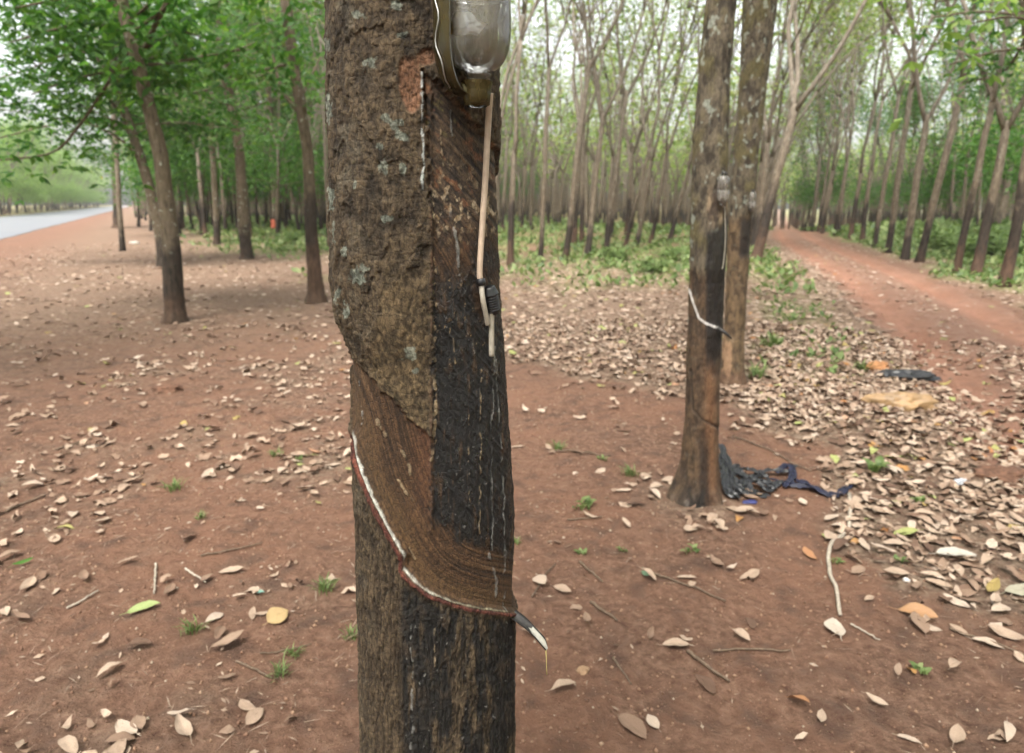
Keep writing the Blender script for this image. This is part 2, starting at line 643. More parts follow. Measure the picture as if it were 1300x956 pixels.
def build_path():
    p = np.concatenate([np.linspace(-6, 26, 321), np.linspace(26, 140, 180)[1:]])
    t = np.linspace(0, 1, 41)
    l = 1.55 + bend(p) + 0.28 * fbm(p * 0.8, p * 0 + 3, oct=3, s=61)
    r = 3.62 + bend(p) + 0.22 * fbm(p * 0.8, p * 0 + 9, oct=3, s=67)
    q = l[:, None] + (r - l)[:, None] * t[None]
    x, y = xy(q, p[:, None] + 0 * q)
    edge = np.minimum(t, 1 - t)[None]
    z = gh(x, y) + 0.012 * ss(0, 0.06, edge) - 0.004 + 0.003 * fbm(x * 5, y * 5, oct=3, s=71)
    V = np.stack([x, y, z], -1).reshape(-1, 3)
    me = mesh_np('dirt_path', V, grid_quads(len(p), len(t))[:, ::-1], None, True, [M['path']], {'worn': np.clip(np.exp(-((q - bend(p)[:, None] - 2.0) / 0.28) ** 2) + np.exp(-((q - bend(p)[:, None] - 3.2) / 0.28) ** 2), 0, 1).ravel()})
    tag(link('dirt_path', me), kind='structure')


build_path()


def build_road():
    m, nt, out = newmat('pale_asphalt')
    k = NT(nt)
    c = k.n('ShaderNodeNewGeometry').outputs['Position']
    f = k.noise(c, 40, 6, 0.7)
    g = k.noise(c, 0.6, 4)
    col = k.ramp(f, [(0.3, (0.085, 0.090, 0.098)), (0.7, (0.145, 0.150, 0.160))])
    col = k.mix(k.ramp(g, [(0.45, 0.0), (0.65, 0.4)]), col, (0.16, 0.15, 0.14))
    k.bsdf(out, col, 0.55, k.bump(f, 0.3, 0.005), 0.4)
    s = np.linspace(-40, 420, 240)
    w = np.linspace(0, ROADW, 13)
    e = 0.25 * fbm(s * 0.5, s * 0, oct=3, s=81)
    W = w[None] + np.where(w[None] == 0, e[:, None], np.where(w[None] == ROADW, -e[:, None], 0))
    X = ROADP[0] + s[:, None] * ROADDIR[0] + W * ROADNRM[0]
    Y = ROADP[1] + s[:, None] * ROADDIR[1] + W * ROADNRM[1]
    Z = gh(X, Y) + 0.02 + 0.06 * (1 - ((w[None] - ROADW / 2) / (ROADW / 2)) ** 2)
    V = np.stack([X, Y, Z], -1).reshape(-1, 3)
    me = mesh_np('road', V, grid_quads(len(s), len(w)), None, True, [m])
    tag(link('road', me), kind='structure')


build_road()

# ------------------------------------------------------------------ the foreground tree
def dist_poly(x, y, P):
    best = np.full(x.shape, 1e9)
    for (x0, y0), (x1, y1) in zip(P[:-1], P[1:]):
        dx, dy = x1 - x0, y1 - y0
        t = np.clip(((x - x0) * dx + (y - y0) * dy) / (dx * dx + dy * dy + 1e-9), 0, 1)
        best = np.minimum(best, np.hypot(x - x0 - t * dx, y - y0 - t * dy))
    return best


class Trunk:
    """a standing trunk whose outline follows (row, left, right) readings; surface coordinate = reading coordinate"""

    def __init__(s, prof, D, half=None):
        s.D = D
        rows = []
        for (py, xl, xr) in prof:
            dl, dr = ray(xl, py), ray(xr, py)
            al, ar = math.atan2(dl[0], dl[1]), math.atan2(dr[0], dr[1])
            am, hf = (al + ar) / 2, (ar - al) / 2
            rad = D * math.sin(hf)
            dm = D * math.cos(hf)
            tn = 0.5 * (dl[2] / math.hypot(dl[0], dl[1]) + dr[2] / math.hypot(dr[0], dr[1]))
            rows.append((H + dm * tn, D * math.sin(am), D * math.cos(am), rad))
        rows.sort()
        s.rows = np.array(rows)

    def at(s, z):
        z = np.asarray(z, float)
        return [np.interp(z, s.rows[:, 0], s.rows[:, i]) for i in (1, 2, 3)]

    def surf(s, sa, z, extra=0.0):
        """point on the surface: sa = angle from the direction towards the viewer (positive to the right)"""
        cx, cy, r = s.at(z)
        va = np.arctan2(-cx, -cy)            # azimuth from axis to the viewer
        a = va - sa
        rr = r + extra
        return np.stack([cx + rr * np.sin(a), cy + rr * np.cos(a), z + 0 * a], -1)

    def find(s, px, py, extra=0.0):
        """surface point seen at (px, py)"""
        lo = s.rows
        best = None
        d = ray(px, py)
        hd = math.hypot(d[0], d[1])
        t = s.D / hd
        for _ in range(30):
            P = CAM + d * t
            cx, cy, r = [float(v) for v in s.at(P[2])]
            r += extra
            ux, uy = d[0] / hd, d[1] / hd
            b = cx * ux + cy * uy
            c = cx * cx + cy * cy - r * r
            disc = max(b * b - c, 0)
            t = (b - math.sqrt(disc)) / hd
        return CAM + d * t


main_prof = [(-60, 413, 630), (0, 414, 632), (100, 415, 633), (160, 416, 633), (240, 416, 634), (300, 417, 635), (350, 419, 636), (400, 427, 639), (430, 436, 641),
             (455, 444, 643), (500, 446, 646), (560, 447, 650), (620, 447, 654), (660, 450, 656), (720, 451, 656), (780, 452, 655), (867, 455, 654), (956, 457, 654)]
MT = Trunk(main_prof, 1.05)
z_lo, z_hi = float(MT.rows[0, 0]), float(MT.rows[-1, 0])
cxb, cyb, rb = [float(v) for v in MT.at(z_lo)]
MT.rows = np.concatenate([[[-0.3, cxb + 0.02, cyb + 0.01, rb * 1.45], [0.0, cxb + 0.015, cyb + 0.008, rb * 1.32], [0.12, cxb + 0.01, cyb, rb * 1.16], [0.3, cxb, cyb, rb * 1.04]], MT.rows,
                          [[2.6, MT.rows[-1, 1] - 0.01, MT.rows[-1, 2], 0.118], [3.6, MT.rows[-1, 1] - 0.05, MT.rows[-1, 2] + 0.03, 0.108], [5.2, MT.rows[-1, 1] - 0.1, MT.rows[-1, 2] + 0.05, 0.1]]])

RIM_L = [(418, 470), (432, 515), (441, 540), (448, 558), (451, 580), (457, 600), (467, 625), (480, 650), (495, 678), (511, 705)]
RIM_R = [(511, 724), (525, 739), (545, 754), (575, 766), (610, 774), (648, 778), (680, 777), (740, 770)]
RIM = RIM_L + RIM_R
TOPL = [(400, 395), (430, 428), (446, 450), (470, 478), (500, 510), (530, 538), (547, 553)]
LEFT = [(549, 470), (549, 400), (548, 300), (545, 235), (541, 170), (537, 110), (533, 84)]
DIAG = [(533, 84), (560, 103), (590, 135), (617, 172), (634, 190), (700, 245)]
BOUND = TOPL + LEFT + DIAG[1:]


def main_tree():
    zs = np.concatenate([np.linspace(-0.3, z_lo - 0.02, 60), np.linspace(z_lo - 0.02, 1.86, 1080)[1:], np.linspace(1.86, 5.2, 140)[1:]])
    sf = np.radians(np.concatenate([np.linspace(-108, 108, 420), np.linspace(108, 252, 60)[1:-1]]))
    Z, S = np.meshgrid(zs, sf, indexing='ij')
    cx, cy, rad = MT.at(Z)
    P0 = MT.surf(S, Z)
    px, py = project(P0)
    # beyond the outline the reading coordinate runs on along the bark
    s0 = np.arccos(np.clip(rad / MT.D, -1, 1)) * 0.97
    Sw = np.where(S > math.pi, S - 2 * math.pi, S)
    Pe = MT.surf(np.sign(Sw) * np.minimum(np.abs(Sw), s0), Z)
    pxe, pye = project(Pe)
    over = np.clip(np.abs(Sw) - s0, 0, None)
    px = pxe + np.sign(Sw) * over * rad * F / MT.D
    py = pye
    vis = (Z > z_lo - 0.1) & (Z < 1.95)
    py = np.where(vis, py, np.where(Z > 1, -400, 1200) + 0 * py)
    x, y, z3 = P0[..., 0], P0[..., 1], P0[..., 2]
    arc = Sw * rad

    # ---- regions
    rim_y = np.interp(px, [a for a, b in RIM], [b for a, b in RIM])
    up_rim = np.sign(rim_y - py)
    d_rim = np.minimum(dist_poly(px, py, RIM_L), dist_poly(px, py, RIM_R + []))
    d_rim = np.minimum(d_rim, dist_poly(px, py, [RIM_L[-1], RIM_R[0]])) * up_rim
    wob = 2.6 * fbm(px * 0.03, py * 0.03, oct=2, s=101) + 3.4 * fbm(px * 0.13, py * 0.11, oct=4, s=103)
    top_y = np.interp(px, [a for a, b in TOPL], [b for a, b in TOPL])
    lefts = LEFT[::-1]
    left_x = np.interp(py, [b for a, b in lefts], [a for a, b in lefts])
    diag_y = np.interp(px, [a for a, b in DIAG], [b for a, b in DIAG])
    inP = (px > left_x) & (py > diag_y) & (px >= 533)
    inL = (py > top_y) & (px < 560)
    inside = (inP | inL)
    d_b = np.where(inside, 1, -1) * dist_poly(px, py, BOUND) + wob * (0.5 + 1.1 * ss(555, 530, py))
    panel = np.minimum(ss(-0.5, 2.0, d_b), ss(-0.5, 1.0, d_rim))
    isL = inL & (px < 547 + 0 * px)
    low = ss(680, 700, py + wob)                       # fresh wood under the black
    # ---- depth of the cut
    upper = ss(300, 200, py)
    cut = (0.0035 + 0.0030 * upper + 0.0015 * isL) * ss(-1, 4.5, d_b)
    cut = np.maximum(cut, 0)
    groove = 0.0075 * ss(0.0, 8.0, d_rim) * (1 - 0.45 * ss(30, 120, d_rim))
    gm = ss(455, 575, py)
    cut = np.where(d_rim < 0, 0, cut * (1 - gm) + np.maximum(groove, 0) * ss(-1, 5, d_b) * gm)
    lip = 0.0022 * np.exp(-((d_rim + 2.5) / 4.0) ** 2)
    ridge = 0.003 * np.exp(-((px - (547 + wob)) / 3.0) ** 2) * ss(90, 120, py) * (1 - ss(670, 700, py))
    notch = np.exp(-((px - 516) / 5) ** 2 - ((py - 716) / 9) ** 2)
    # ---- bark relief
    n_big = fbm(x * 9, y * 9, z3 * 6, oct=3, s=111)
    n_mid = fbm(x * 45, y * 45, z3 * 28, oct=4, s=117)
    n_fine = fbm(x * 150, y * 150, z3 * 95, oct=3, s=123)
    fiss_n = fbm(arc * 95, z3 * 14, oct=4, s=131)
    fiss = np.exp(-(fiss_n / 0.10) ** 2)
    horiz_n = fbm(arc * 12, z3 * 55, oct=4, s=137)
    horiz = np.exp(-(horiz_n / 0.07) ** 2)
    plates = ss(0.02, 0.10, fbm(x * 20, y * 20, z3 * 15, oct=4, s=139))
    lowbark = ss(-2, -12, d_rim)
    barkh = 0.0024 * n_big + 0.0024 * n_mid + 0.0019 * n_fine + 0.0024 * plates * (1 - lowbark) - 0.0028 * fiss * (0.30 + 0.70 * lowbark) - 0.0006 * horiz * (1 - lowbark)
    # tan plate of old regrown bark
    tan_m = ss(0, 10, px - 484 - 0.13 * (py - 340) * -1 + 5 * n_mid) * ss(335, 352, py + 10 * n_mid) * (1 - ss(545, 549, px)) * (1 - panel)
    tan_m = tan_m * ss(-1, 1, d_rim) * (0.55 + 0.45 * ss(-0.3, 0.2, n_big + 0.3 * n_mid))
    barkh = barkh * (1 - 0.55 * tan_m) - 0.0012 * tan_m
    # ---- panel relief
    RS_ = spline([(400, 430), (436, 520), (450, 575), (468, 628), (500, 690), (530, 735), (575, 765), (648, 780), (760, 778)], 60)
    acr = dist_poly(px, py, [tuple(v) for v in RS_])
    stl = fbm(acr * 0.42, (px + py) * 0.007, oct=4, s=151)
    stl_w = fbm(acr * 0.16, (px + py) * 0.004, oct=4, s=157)
    ac2 = px * 0.74 - py * 0.67
    stu = fbm(ac2 * 0.20, (px + py) * 0.013, oct=4, s=161)
    stv = fbm(px * 0.16, py * 0.022, oct=4, s=167)
    blk_n = fbm(px * 0.05, py * 0.02, oct=4, s=171)
    m_blk = ss(545, 552, px + 2.2 * wob) * ss(300, 400, py + 110 * blk_n + 25 * n_mid) * (1 - ss(664, 684, py - 0.32 * (px - 546) + 26 * blk_n)) * ss(0, 2, d_rim)
    m_blk = m_blk * ss(-0.75, -0.3, stv + 0.2)
    m_up = panel * ss(330, 270, py + 30 * n_mid) * ss(533, 545, px)
    panh = np.where(m_up > 0.5, 0.0016 * stu + 0.0008 * n_mid, 0.0009 * stl + 0.0006 * n_fine)
    panh = np.where(m_blk > 0.5, 0.0009 * stv + 0.0017 * stu + 0.0022 * n_mid + 0.0008 * n_fine, panh)
    disp = barkh * (1 - panel) + panh * panel - cut + lip * ss(-0.5, -1, d_rim) + ridge - 0.006 * notch
    disp = disp * np.where(vis, 1, 1)

    # ---- colours (plain reflectance of bark, wood, latex, lichen)
    C = lambda *a: np.array(a)
    t1 = ss(-0.7, 0.7, n_mid + 0.6 * n_fine)
    col = mix3(C(0.027, 0.020, 0.013), C(0.135, 0.102, 0.067), t1)
    col = mix3(col, C(0.085, 0.060, 0.037), 0.5 * ss(-0.2, 0.5, n_big))
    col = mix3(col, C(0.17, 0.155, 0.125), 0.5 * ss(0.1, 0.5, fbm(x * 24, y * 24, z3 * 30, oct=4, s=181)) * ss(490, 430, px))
    col = mix3(col, C(0.028, 0.02, 0.014), 0.75 * np.maximum(fiss * (0.3 + 0.6 * lowbark), horiz * 0.3 * (1 - lowbark)))
    col = mix3(col, mix3(C(0.050, 0.036, 0.019), C(0.175, 0.130, 0.078), ss(-0.5, 0.5, n_fine + 0.4 * n_mid)), 0.85 * tan_m)
    # reddish broken bark at the head of the upper cut
    salm = np.exp(-((px - 521 - 0.1 * (py - 110)) / 17) ** 2 - ((py - 105) / 42) ** 2) + 0.8 * np.exp(-((px - 545) / 14) ** 2 - ((py - 70) / 14) ** 2)
    salm = ss(0.42, 0.62, salm + 0.22 * n_mid) * (1 - panel)
    col = mix3(col, mix3(C(0.10, 0.048, 0.026), C(0.25, 0.135, 0.085), t1), 0.9 * salm)
    disp = disp - 0.003 * salm
    col = col * np.array([0.92, 0.85, 0.75])
    # lichen
    lic = np.zeros_like(px)
    for (lx, ly, rx_, ry_) in [(492, 152, 9, 9), (503, 160, 12, 9), (508, 172, 10, 7), (482, 186, 8, 7), (512, 176, 9, 6), (487, 212, 9, 12), (511, 215, 7, 12), (536, 228, 5, 18), (452, 232, 6, 9), (490, 278, 9, 8),
                               (455, 348, 14, 16), (462, 340, 8, 8), (421, 255, 5, 24), (424, 300, 6, 20), (438, 320, 5, 14), (430, 375, 5, 14), (521, 449, 12, 14), (527, 470, 6, 8), (419, 140, 5, 25), (470, 78, 12, 9),
                               (512, 44, 9, 6), (440, 392, 5, 14), (448, 470, 4, 18), (455, 20, 12, 8), (505, 5, 10, 10), (417, 60, 5, 20)]:
        lic = np.maximum(lic, np.exp(-((px - lx) / rx_) ** 2 - ((py - ly) / ry_) ** 2))
    lic = ss(0.50, 0.66, lic * 0.85 + 0.62 * fbm(x * 105, y * 105, z3 * 105, oct=4, s=191)) * (1 - panel)
    col = mix3(col, mix3(C(0.11, 0.125, 0.10), C(0.25, 0.27, 0.22), ss(-0.4, 0.4, n_fine)), 0.7 * lic)
    # cut wood of the lower panel
    wood = mix3(C(0.026, 0.013, 0.006), C(0.110, 0.056, 0.025), ss(-0.55, 0.45, stl + 0.35 * stl_w))
    wood = mix3(wood, C(0.20, 0.122, 0.062), 0.5 * ss(0.25, 0.65, stl_w + 0.35 * stl))
    wood = mix3(wood, C(0.028, 0.016, 0.010), 0.75 * ss(0.15, 0.5, fbm(acr * 0.13, (px + py) * 0.009, oct=4, s=197)))
    nearrim = np.exp(-((d_rim - 14) / 12) ** 2)
    wood = mix3(wood, C(0.15, 0.085, 0.035), 0.4 * nearrim)
    redwood = ss(510, 545, px) * (1 - ss(600, 690, py)) * isL
    wood = mix3(wood, C(0.15, 0.06, 0.03), 0.4 * redwood)
    # upper panel
    upc = mix3(C(0.016, 0.011, 0.008), C(0.10, 0.062, 0.036), ss(-0.5, 0.5, stu + 0.3 * n_mid))
    upc = mix3(upc, C(0.22, 0.085, 0.035), 0.55 * ss(0.15, 0.5, fbm(ac2 * 0.08, (px + py) * 0.03, oct=4, s=201)))
    cream_n = fbm(px * 0.11, py * 0.07, oct=4, s=207)
    flak = ss(0.10, 0.36, cream_n + 0.25 * stu) * np.exp(-((py - 275) / 52) ** 2) * ss(546, 552, px)
    upc = mix3(upc, mix3(C(0.26, 0.17, 0.09), C(0.58, 0.46, 0.31), ss(-0.4, 0.5, n_fine)), 0.85 * flak)
    olive = ss(0.2, 0.45, fbm(ac2 * 0.05 + 9, (px + py) * 0.02, oct=3, s=211)) * ss(210, 150, py)
    upc = mix3(upc, C(0.19, 0.15, 0.045), 0.6 * olive)
    pc = mix3(wood * 0.88, upc, m_up)
    black = mix3(C(0.010, 0.0085, 0.0075), C(0.062, 0.036, 0.02), ss(0.1, 0.7, stv + 0.4 * n_mid))
    black = mix3(black, C(0.17, 0.105, 0.055), 0.6 * ss(0.34, 0.55, cream_n) * ss(470, 380, py))
    pc = mix3(pc, black, m_blk)
    col = mix3(col, pc, panel)
    # black run-down under the lower cut
    nb2 = fbm(px * 0.075, py * 0.012, oct=4, s=221)
    run = ss(505, 517, px + 6 * nb2) * ss(-6, -16, d_rim) * ss(-0.15, 0.18, nb2 + 0.55 * np.exp(-((px - 538) / 26) ** 2) + 0.45 * np.exp(-((px - 632) / 22) ** 2) - 0.08)
    col = mix3(col, mix3(C(0.010, 0.009, 0.008), C(0.05, 0.034, 0.022), ss(0, 0.7, n_mid)), 0.93 * run)
    edge_d = 0.8 * ss(0.0, 1.0, np.exp(-((px - 547 - wob) / 2.3) ** 2)) * ss(250, 290, py) * (1 - ss(640, 690, py))
    col = mix3(col, C(0.10, 0.052, 0.03), edge_d * ss(-0.3, 0.3, n_mid))
    bleed = np.exp(-np.clip(548 - px, 0, None) / 7.0) * ss(548, 545, px) * ss(330, 420, py) * (1 - panel) * ss(-0.35, 0.25, n_big + 0.6 * n_mid)
    col = mix3(col, C(0.016, 0.013, 0.010), 0.9 * bleed)
    smear = ss(0.15, 0.5, fbm(px * 0.035, py * 0.012, oct=4, s=239)) * (1 - panel) * (1 - lowbark)
    col = col * (1 - 0.35 * smear)[..., None]
    # latex: the fresh line in the groove, the dried runs
    wl = 3.3 - 0.8 * ss(500, 600, px) + 1.6 * fbm(px * 0.07, py * 0.07, oct=2, s=231)
    line = ss(0.4, 1.2, d_rim) * (1 - ss(wl - 1.2, wl, d_rim)) * (px < 645) * (1 - ss(0.5, 1, notch * 2)) * ss(545, 556, py)
    line = line * (1 - 0.5 * ss(0.25, 0.5, n_mid))
    line = line * np.where(px > 520, 1 - 0.45 * ss(-0.1, 0.4, n_fine), 1)
    latc = mix3(C(0.50, 0.485, 0.43), C(0.33, 0.29, 0.185), ss(500, 620, px))
    red = ss(-5.2, -4.0, d_rim) * (1 - ss(-0.6, 0.2, d_rim)) * ss(545, 560, py) * (px < 652)
    col = mix3(col, mix3(C(0.075, 0.022, 0.016), C(0.17, 0.052, 0.033), ss(-0.4, 0.4, n_mid)), 0.92 * red)
    col = mix3(col, latc, line)
    drip = np.zeros_like(px)

    def run_line(pts, w, gap, seed, amp=1.2):
        d = dist_poly(px + 2.4 * amp * fbm(py * 0.045, px * 0.02 + seed, oct=4, s=seed), py, pts) + 0.5 * n_fine
        br = 1.2 * fbm(py * 0.09, px * 0.1 + seed * 3.1, oct=4, s=seed + 1) + 0.35 * n_mid
        ww = w * (0.6 + 0.8 * br)
        return ss(ww + 0.5, ww - 0.5, d) * ss(gap - 0.1, gap + 0.1, br)

    runs = [([(536, 92), (537, 110), (536, 150), (537, 190), (536, 240)], 1.9, -0.25, 0), ([(552, 300), (553, 420)], 1.6, 0.2, 1), ([(552, 430), (553, 500), (552, 560), (548, 585)], 3.0, -0.15, 1),
            ([(573, 262), (576, 290), (582, 305), (585, 350)], 2.0, -0.1, 2), ([(568, 240), (570, 275)], 2.2, 0.0, 1), ([(577, 425), (578, 462)], 1.2, -0.3, 1), ([(612, 470), (612, 560), (611, 680)], 1.0, -0.15, 1), ([(628, 400), (629, 470), (627, 560), (628, 700)], 1.0, -0.3, 2),
            ([(630, 440), (636, 540), (641, 600), (644, 700)], 1.1, -0.25, 2), ([(597, 520), (597, 640)], 0.8, 0.1, 1), ([(622, 705), (634, 735), (634, 775)], 2.0, -0.1, 2), ([(645, 700), (645, 775)], 1.8, -0.1, 2), ([(522, 790), (524, 867), (523, 950)], 1.7, 0.0, 2),
            ([(552, 780), (552, 850)], 1.1, 0.25, 1), ([(518, 698), (524, 712)], 2.0, -0.5, 1), ([(575, 140), (577, 172)], 1.4, -0.3, 2), ([(560, 165), (566, 215)], 1.3, 0.15, 1), ([(592, 190), (598, 240)], 1.2, 0.2, 1), ([(620, 240), (619, 300)], 1.5, 0.0, 1),
            ([(474, 535), (480, 545), (486, 555)], 3.5, -0.3, 1), ([(508, 575), (516, 590), (519, 605)], 3.2, -0.35, 1), ([(503, 612), (512, 626), (522, 638)], 2.3, -0.35, 1), ([(452, 485), (455, 540)], 1.3, 0.1, 2), ([(640, 250), (640, 340)], 1.2, 0.15, 1)]
    cols = {0: C(0.50, 0.52, 0.50), 1: C(0.32, 0.235, 0.14), 2: C(0.25, 0.245, 0.225)}
    for i, (pts, w, gap, kind) in enumerate(runs):
        r_ = run_line(pts, w, gap, 301 + 7 * i) * vis
        col = mix3(col, cols[kind], 0.65 * r_ * ss(-0.5, 0.1, n_mid))
        drip = np.maximum(drip, r_)
    blob = ss(0.55, 0.66, fbm(px * 0.17, py * 0.15, oct=3, s=411) + 0.2 * n_fine) * (m_blk + run) * 0.8
    col = mix3(col, C(0.33, 0.31, 0.28), 0.5 * blob)
    tblob = ss(0.5, 0.62, fbm(px * 0.2, py * 0.17, oct=3, s=417) + 0.25 * n_fine) * m_blk * ss(520, 430, py)
    col = mix3(col, C(0.36, 0.25, 0.13), 0.6 * tblob)
    disp = disp + 0.0014 * drip + 0.0012 * line + 0.0006 * (blob > 0.5)
    gloss = np.clip(0.88 - (0.22 + 0.5 * ss(0.05, 0.45, n_mid)) * m_blk - 0.15 * run - 0.45 * line - 0.15 * panel - 0.2 * drip, 0.22, 1)
    P = MT.surf(S, Z, disp)
    nc = len(sf)
    V = P.reshape(-1, 3)
    tagmat, nt, out = newmat('foreground_bark')
    k = NT(nt)
    c = obj_coord(k)
    at = k.attr('reflectance', 'Color')
    n1 = k.noise(k.mapping(c, (1, 1, 0.6)), 210, 8, 0.75)
    n2 = k.noise(c, 620, 5, 0.8)
    vo = k.n('ShaderNodeTexVoronoi', feature='DISTANCE_TO_EDGE')
    vo.inputs['Scale'].default_value = 130
    k.l(k.mapping(c, (1, 1, 0.7)), vo.inputs['Vector'])
    crk = k.ramp(vo.outputs['Distance'], [(0.0, 0.0), (0.10, 1.0)])
    cc = k.mix(1.0, at, k.ramp(n1, [(0.34, 0.40), (0.5, 0.95), (0.68, 1.65)]), 'MULTIPLY')
    cc = k.mix(0.30, cc, k.mix(1.0, cc, crk, 'MULTIPLY'))
    k.bsdf(out, cc, k.attr('gloss'), k.bump(k.math('ADD', k.math('ADD', n1, k.math('MULTIPLY', n2, 0.6)), k.math('MULTIPLY', crk, 0.25)), 0.9, 0.003), 0.35)
    Q = grid_quads(len(zs), nc, True)
    me = mesh_np('trunk', V - np.array([cxb, cyb, 0]), Q, None, True, [tagmat], {'reflectance': np.clip(col, 0, 1).reshape(-1, 3), 'gloss': gloss.ravel()})
    root = empty('rubber_tree', (cxb, cyb, 0), 'thick tapped rubber tree with a spiral white latex cut and broad black stained panel', 'tree', 'tapped rubber trees beside the red path')
    link('trunk', me, root)
    return root, V


main_root, _v = main_tree()


# ------------------------------------------------------------------ foliage and branching helpers
def leaf_cloud(anchors, n, rad, L=(0.11, 0.17), seed=0, flat=0.7, droop=0.45, tint=(0, 1)):
    rs = np.random.RandomState(seed)
    A = np.asarray(anchors, float)
    i = rs.randint(0, len(A), n // 3)
    c = A[i] + rs.normal(0, 1, (len(i), 3)) * np.array([rad, rad, rad * flat])
    clump = 0.5 + 0.5 * np.clip(fbm(c[:, 0] * 0.9, c[:, 1] * 0.9, c[:, 2] * 0.9, oct=2, s=seed), -1, 1)
    az = rs.uniform(0, 2 * math.pi, len(i))
    P, D, T = [], [], []
    for k in range(3):
        a = az + (k - 1) * rs.uniform(0.8, 1.3, len(i))
        D.append(norm(np.stack([np.cos(a), np.sin(a), -droop + rs.normal(0, 0.3, len(i))], 1)))
        P.append(c)
        T.append(np.clip(tint[0] + (tint[1] - tint[0]) * (0.45 * clump + 0.55 * rs.uniform(0, 1, len(i)) ** 1.1), 0, 1))
    P, D, T = np.concatenate(P), np.concatenate(D), np.concatenate(T)
    N = norm(np.stack([rs.normal(0, 0.5, len(P)), rs.normal(0, 0.5, len(P)), np.ones(len(P))], 1))
    Ln = rs.uniform(L[0], L[1], len(P))
    V, Q = leaves_lo(P, D, N, Ln, Ln * rs.uniform(0.36, 0.48, len(P)))
    return V, Q, np.repeat(T, 4)


def wob_line(p0, d, length, n, bend, rs, lift=0.0):
    pts = [np.array(p0, float)]
    d = np.array(d, float)
    d /= np.linalg.norm(d)
    for i in range(n):
        d = d + rs.normal(0, bend, 3) + np.array([0, 0, lift])
        d /= np.linalg.norm(d)
        pts.append(pts[-1] + d * length / n)
    return np.array(pts), d


def add_limbs(mb, p, d, r, length, depth, rs, anchors, sides=6, spread=0.45, lift=0.03, steps=6):
    pts, dd = wob_line(p, d, length, steps, 0.09, rs, lift)
    mb.tube(pts, np.linspace(r, r * 0.62, len(pts)), sides, True)
    if depth == 0:
        for t in np.linspace(0.35, 1, 4):
            anchors.append(pts[int(t * (len(pts) - 1))])
        return
    if depth == 1:
        anchors.append(pts[-1])
    nb = rs.choice([2, 2, 3])
    a0 = rs.uniform(0, 2 * math.pi)
    for k in range(nb):
        a = a0 + k * 2 * math.pi / nb + rs.uniform(-0.4, 0.4)
        side = np.array([math.cos(a), math.sin(a), 0])
        nd = dd + side * spread * rs.uniform(0.6, 1.3)
        add_limbs(mb, pts[-1] - dd * r * 0.5, nd, r * rs.uniform(0.55, 0.74), length * rs.uniform(0.6, 0.9), depth - 1, rs, anchors, sides, spread, lift, steps)
    if rs.rand() < 0.5:
        k = len(pts) // 2
        a = rs.uniform(0, 2 * math.pi)
        add_limbs(mb, pts[k], dd * 0.6 + np.array([math.cos(a), math.sin(a), 0.1]), r * 0.35, length * 0.6, 0, rs, anchors, 5, spread, lift, 5)


def forest_tree(seed, kind):
    """returns trunk mesh and crown mesh of one plantation tree"""
    rs = np.random.RandomState(seed)
    mb = MB()
    r0 = rs.uniform(0.078, 0.120)
    hf = rs.uniform(2.5, 5.2) if kind == 'pale' else rs.uniform(3.4, 4.6)
    lean = rs.normal(0, 0.045, 2)
    n = 16
    z = np.linspace(-0.15, hf, n)
    pts = np.stack([lean[0] * z + 0.05 * fbm(z * 0.5, z * 0 + seed, oct=2, s=seed), lean[1] * z + 0.05 * fbm(z * 0.5, z * 0 + seed + 5, oct=2, s=seed + 2), z], 1)
    rad = r0 * (1 - 0.28 * z / hf) * (1 + 0.45 * np.exp(-np.clip(z, 0, None) / 0.12))
    up_ = norm(pts[-1] - pts[-2])
    mb.tube(np.concatenate([pts, [pts[-1] + up_ * 0.06, pts[-1] + up_ * 0.12]]), np.concatenate([rad, [rad[-1] * 0.85, rad[-1] * 0.45]]), 12, True, 0.10, seed)
    anchors = []
    nb = rs.choice([1, 2, 2, 2, 3])
    a0 = rs.uniform(0, 2 * math.pi)
    for k in range(nb):
        a = a0 + k * 2 * math.pi / nb + rs.uniform(-0.4, 0.4)
        sp = rs.uniform(0.18, 0.52) if nb > 1 else 0.08
        d = np.array([math.cos(a) * sp, math.sin(a) * sp, 1.0])
        add_limbs(mb, pts[-1] - np.array([0, 0, 0.12]), d + np.array([lean[0], lean[1], 0]), rad[-1] * (rs.uniform(0.66, 0.86) if nb > 1 else 0.97), rs.uniform(2.4, 3.4), 3 if kind == 'pale' else 2, rs, anchors, 7, 0.27, 0.06)
    if kind == 'green':
        for k in range(rs.randint(3, 6)):
            zz = rs.uniform(2.3, hf)
            i = int((zz + 0.15) / (hf + 0.15) * (n - 1))
            a = rs.uniform(0, 2 * math.pi)
            add_limbs(mb, pts[i], (math.cos(a), math.sin(a), 0.25), 0.022, rs.uniform(1.0, 1.7), 1, rs, anchors, 5, 0.5, 0.0)
    A = np.array(anchors)
    if kind == 'pale':
        V, Q, t = leaf_cloud(A[A[:, 2] > 4.8], 1350, 0.75, (0.13, 0.20), seed, 0.8, 0.35)
        cm = M['leaf_pale']
    else:
        V, Q, t = leaf_cloud(A, 8000, 0.62, (0.12, 0.19), seed, 0.7, 0.45)
        cm = M['leaf_green']
    return mb.mesh('trunk', M['bark'], True), mesh_np('crown', V, Q, None, True, [cm], {'tint': t})


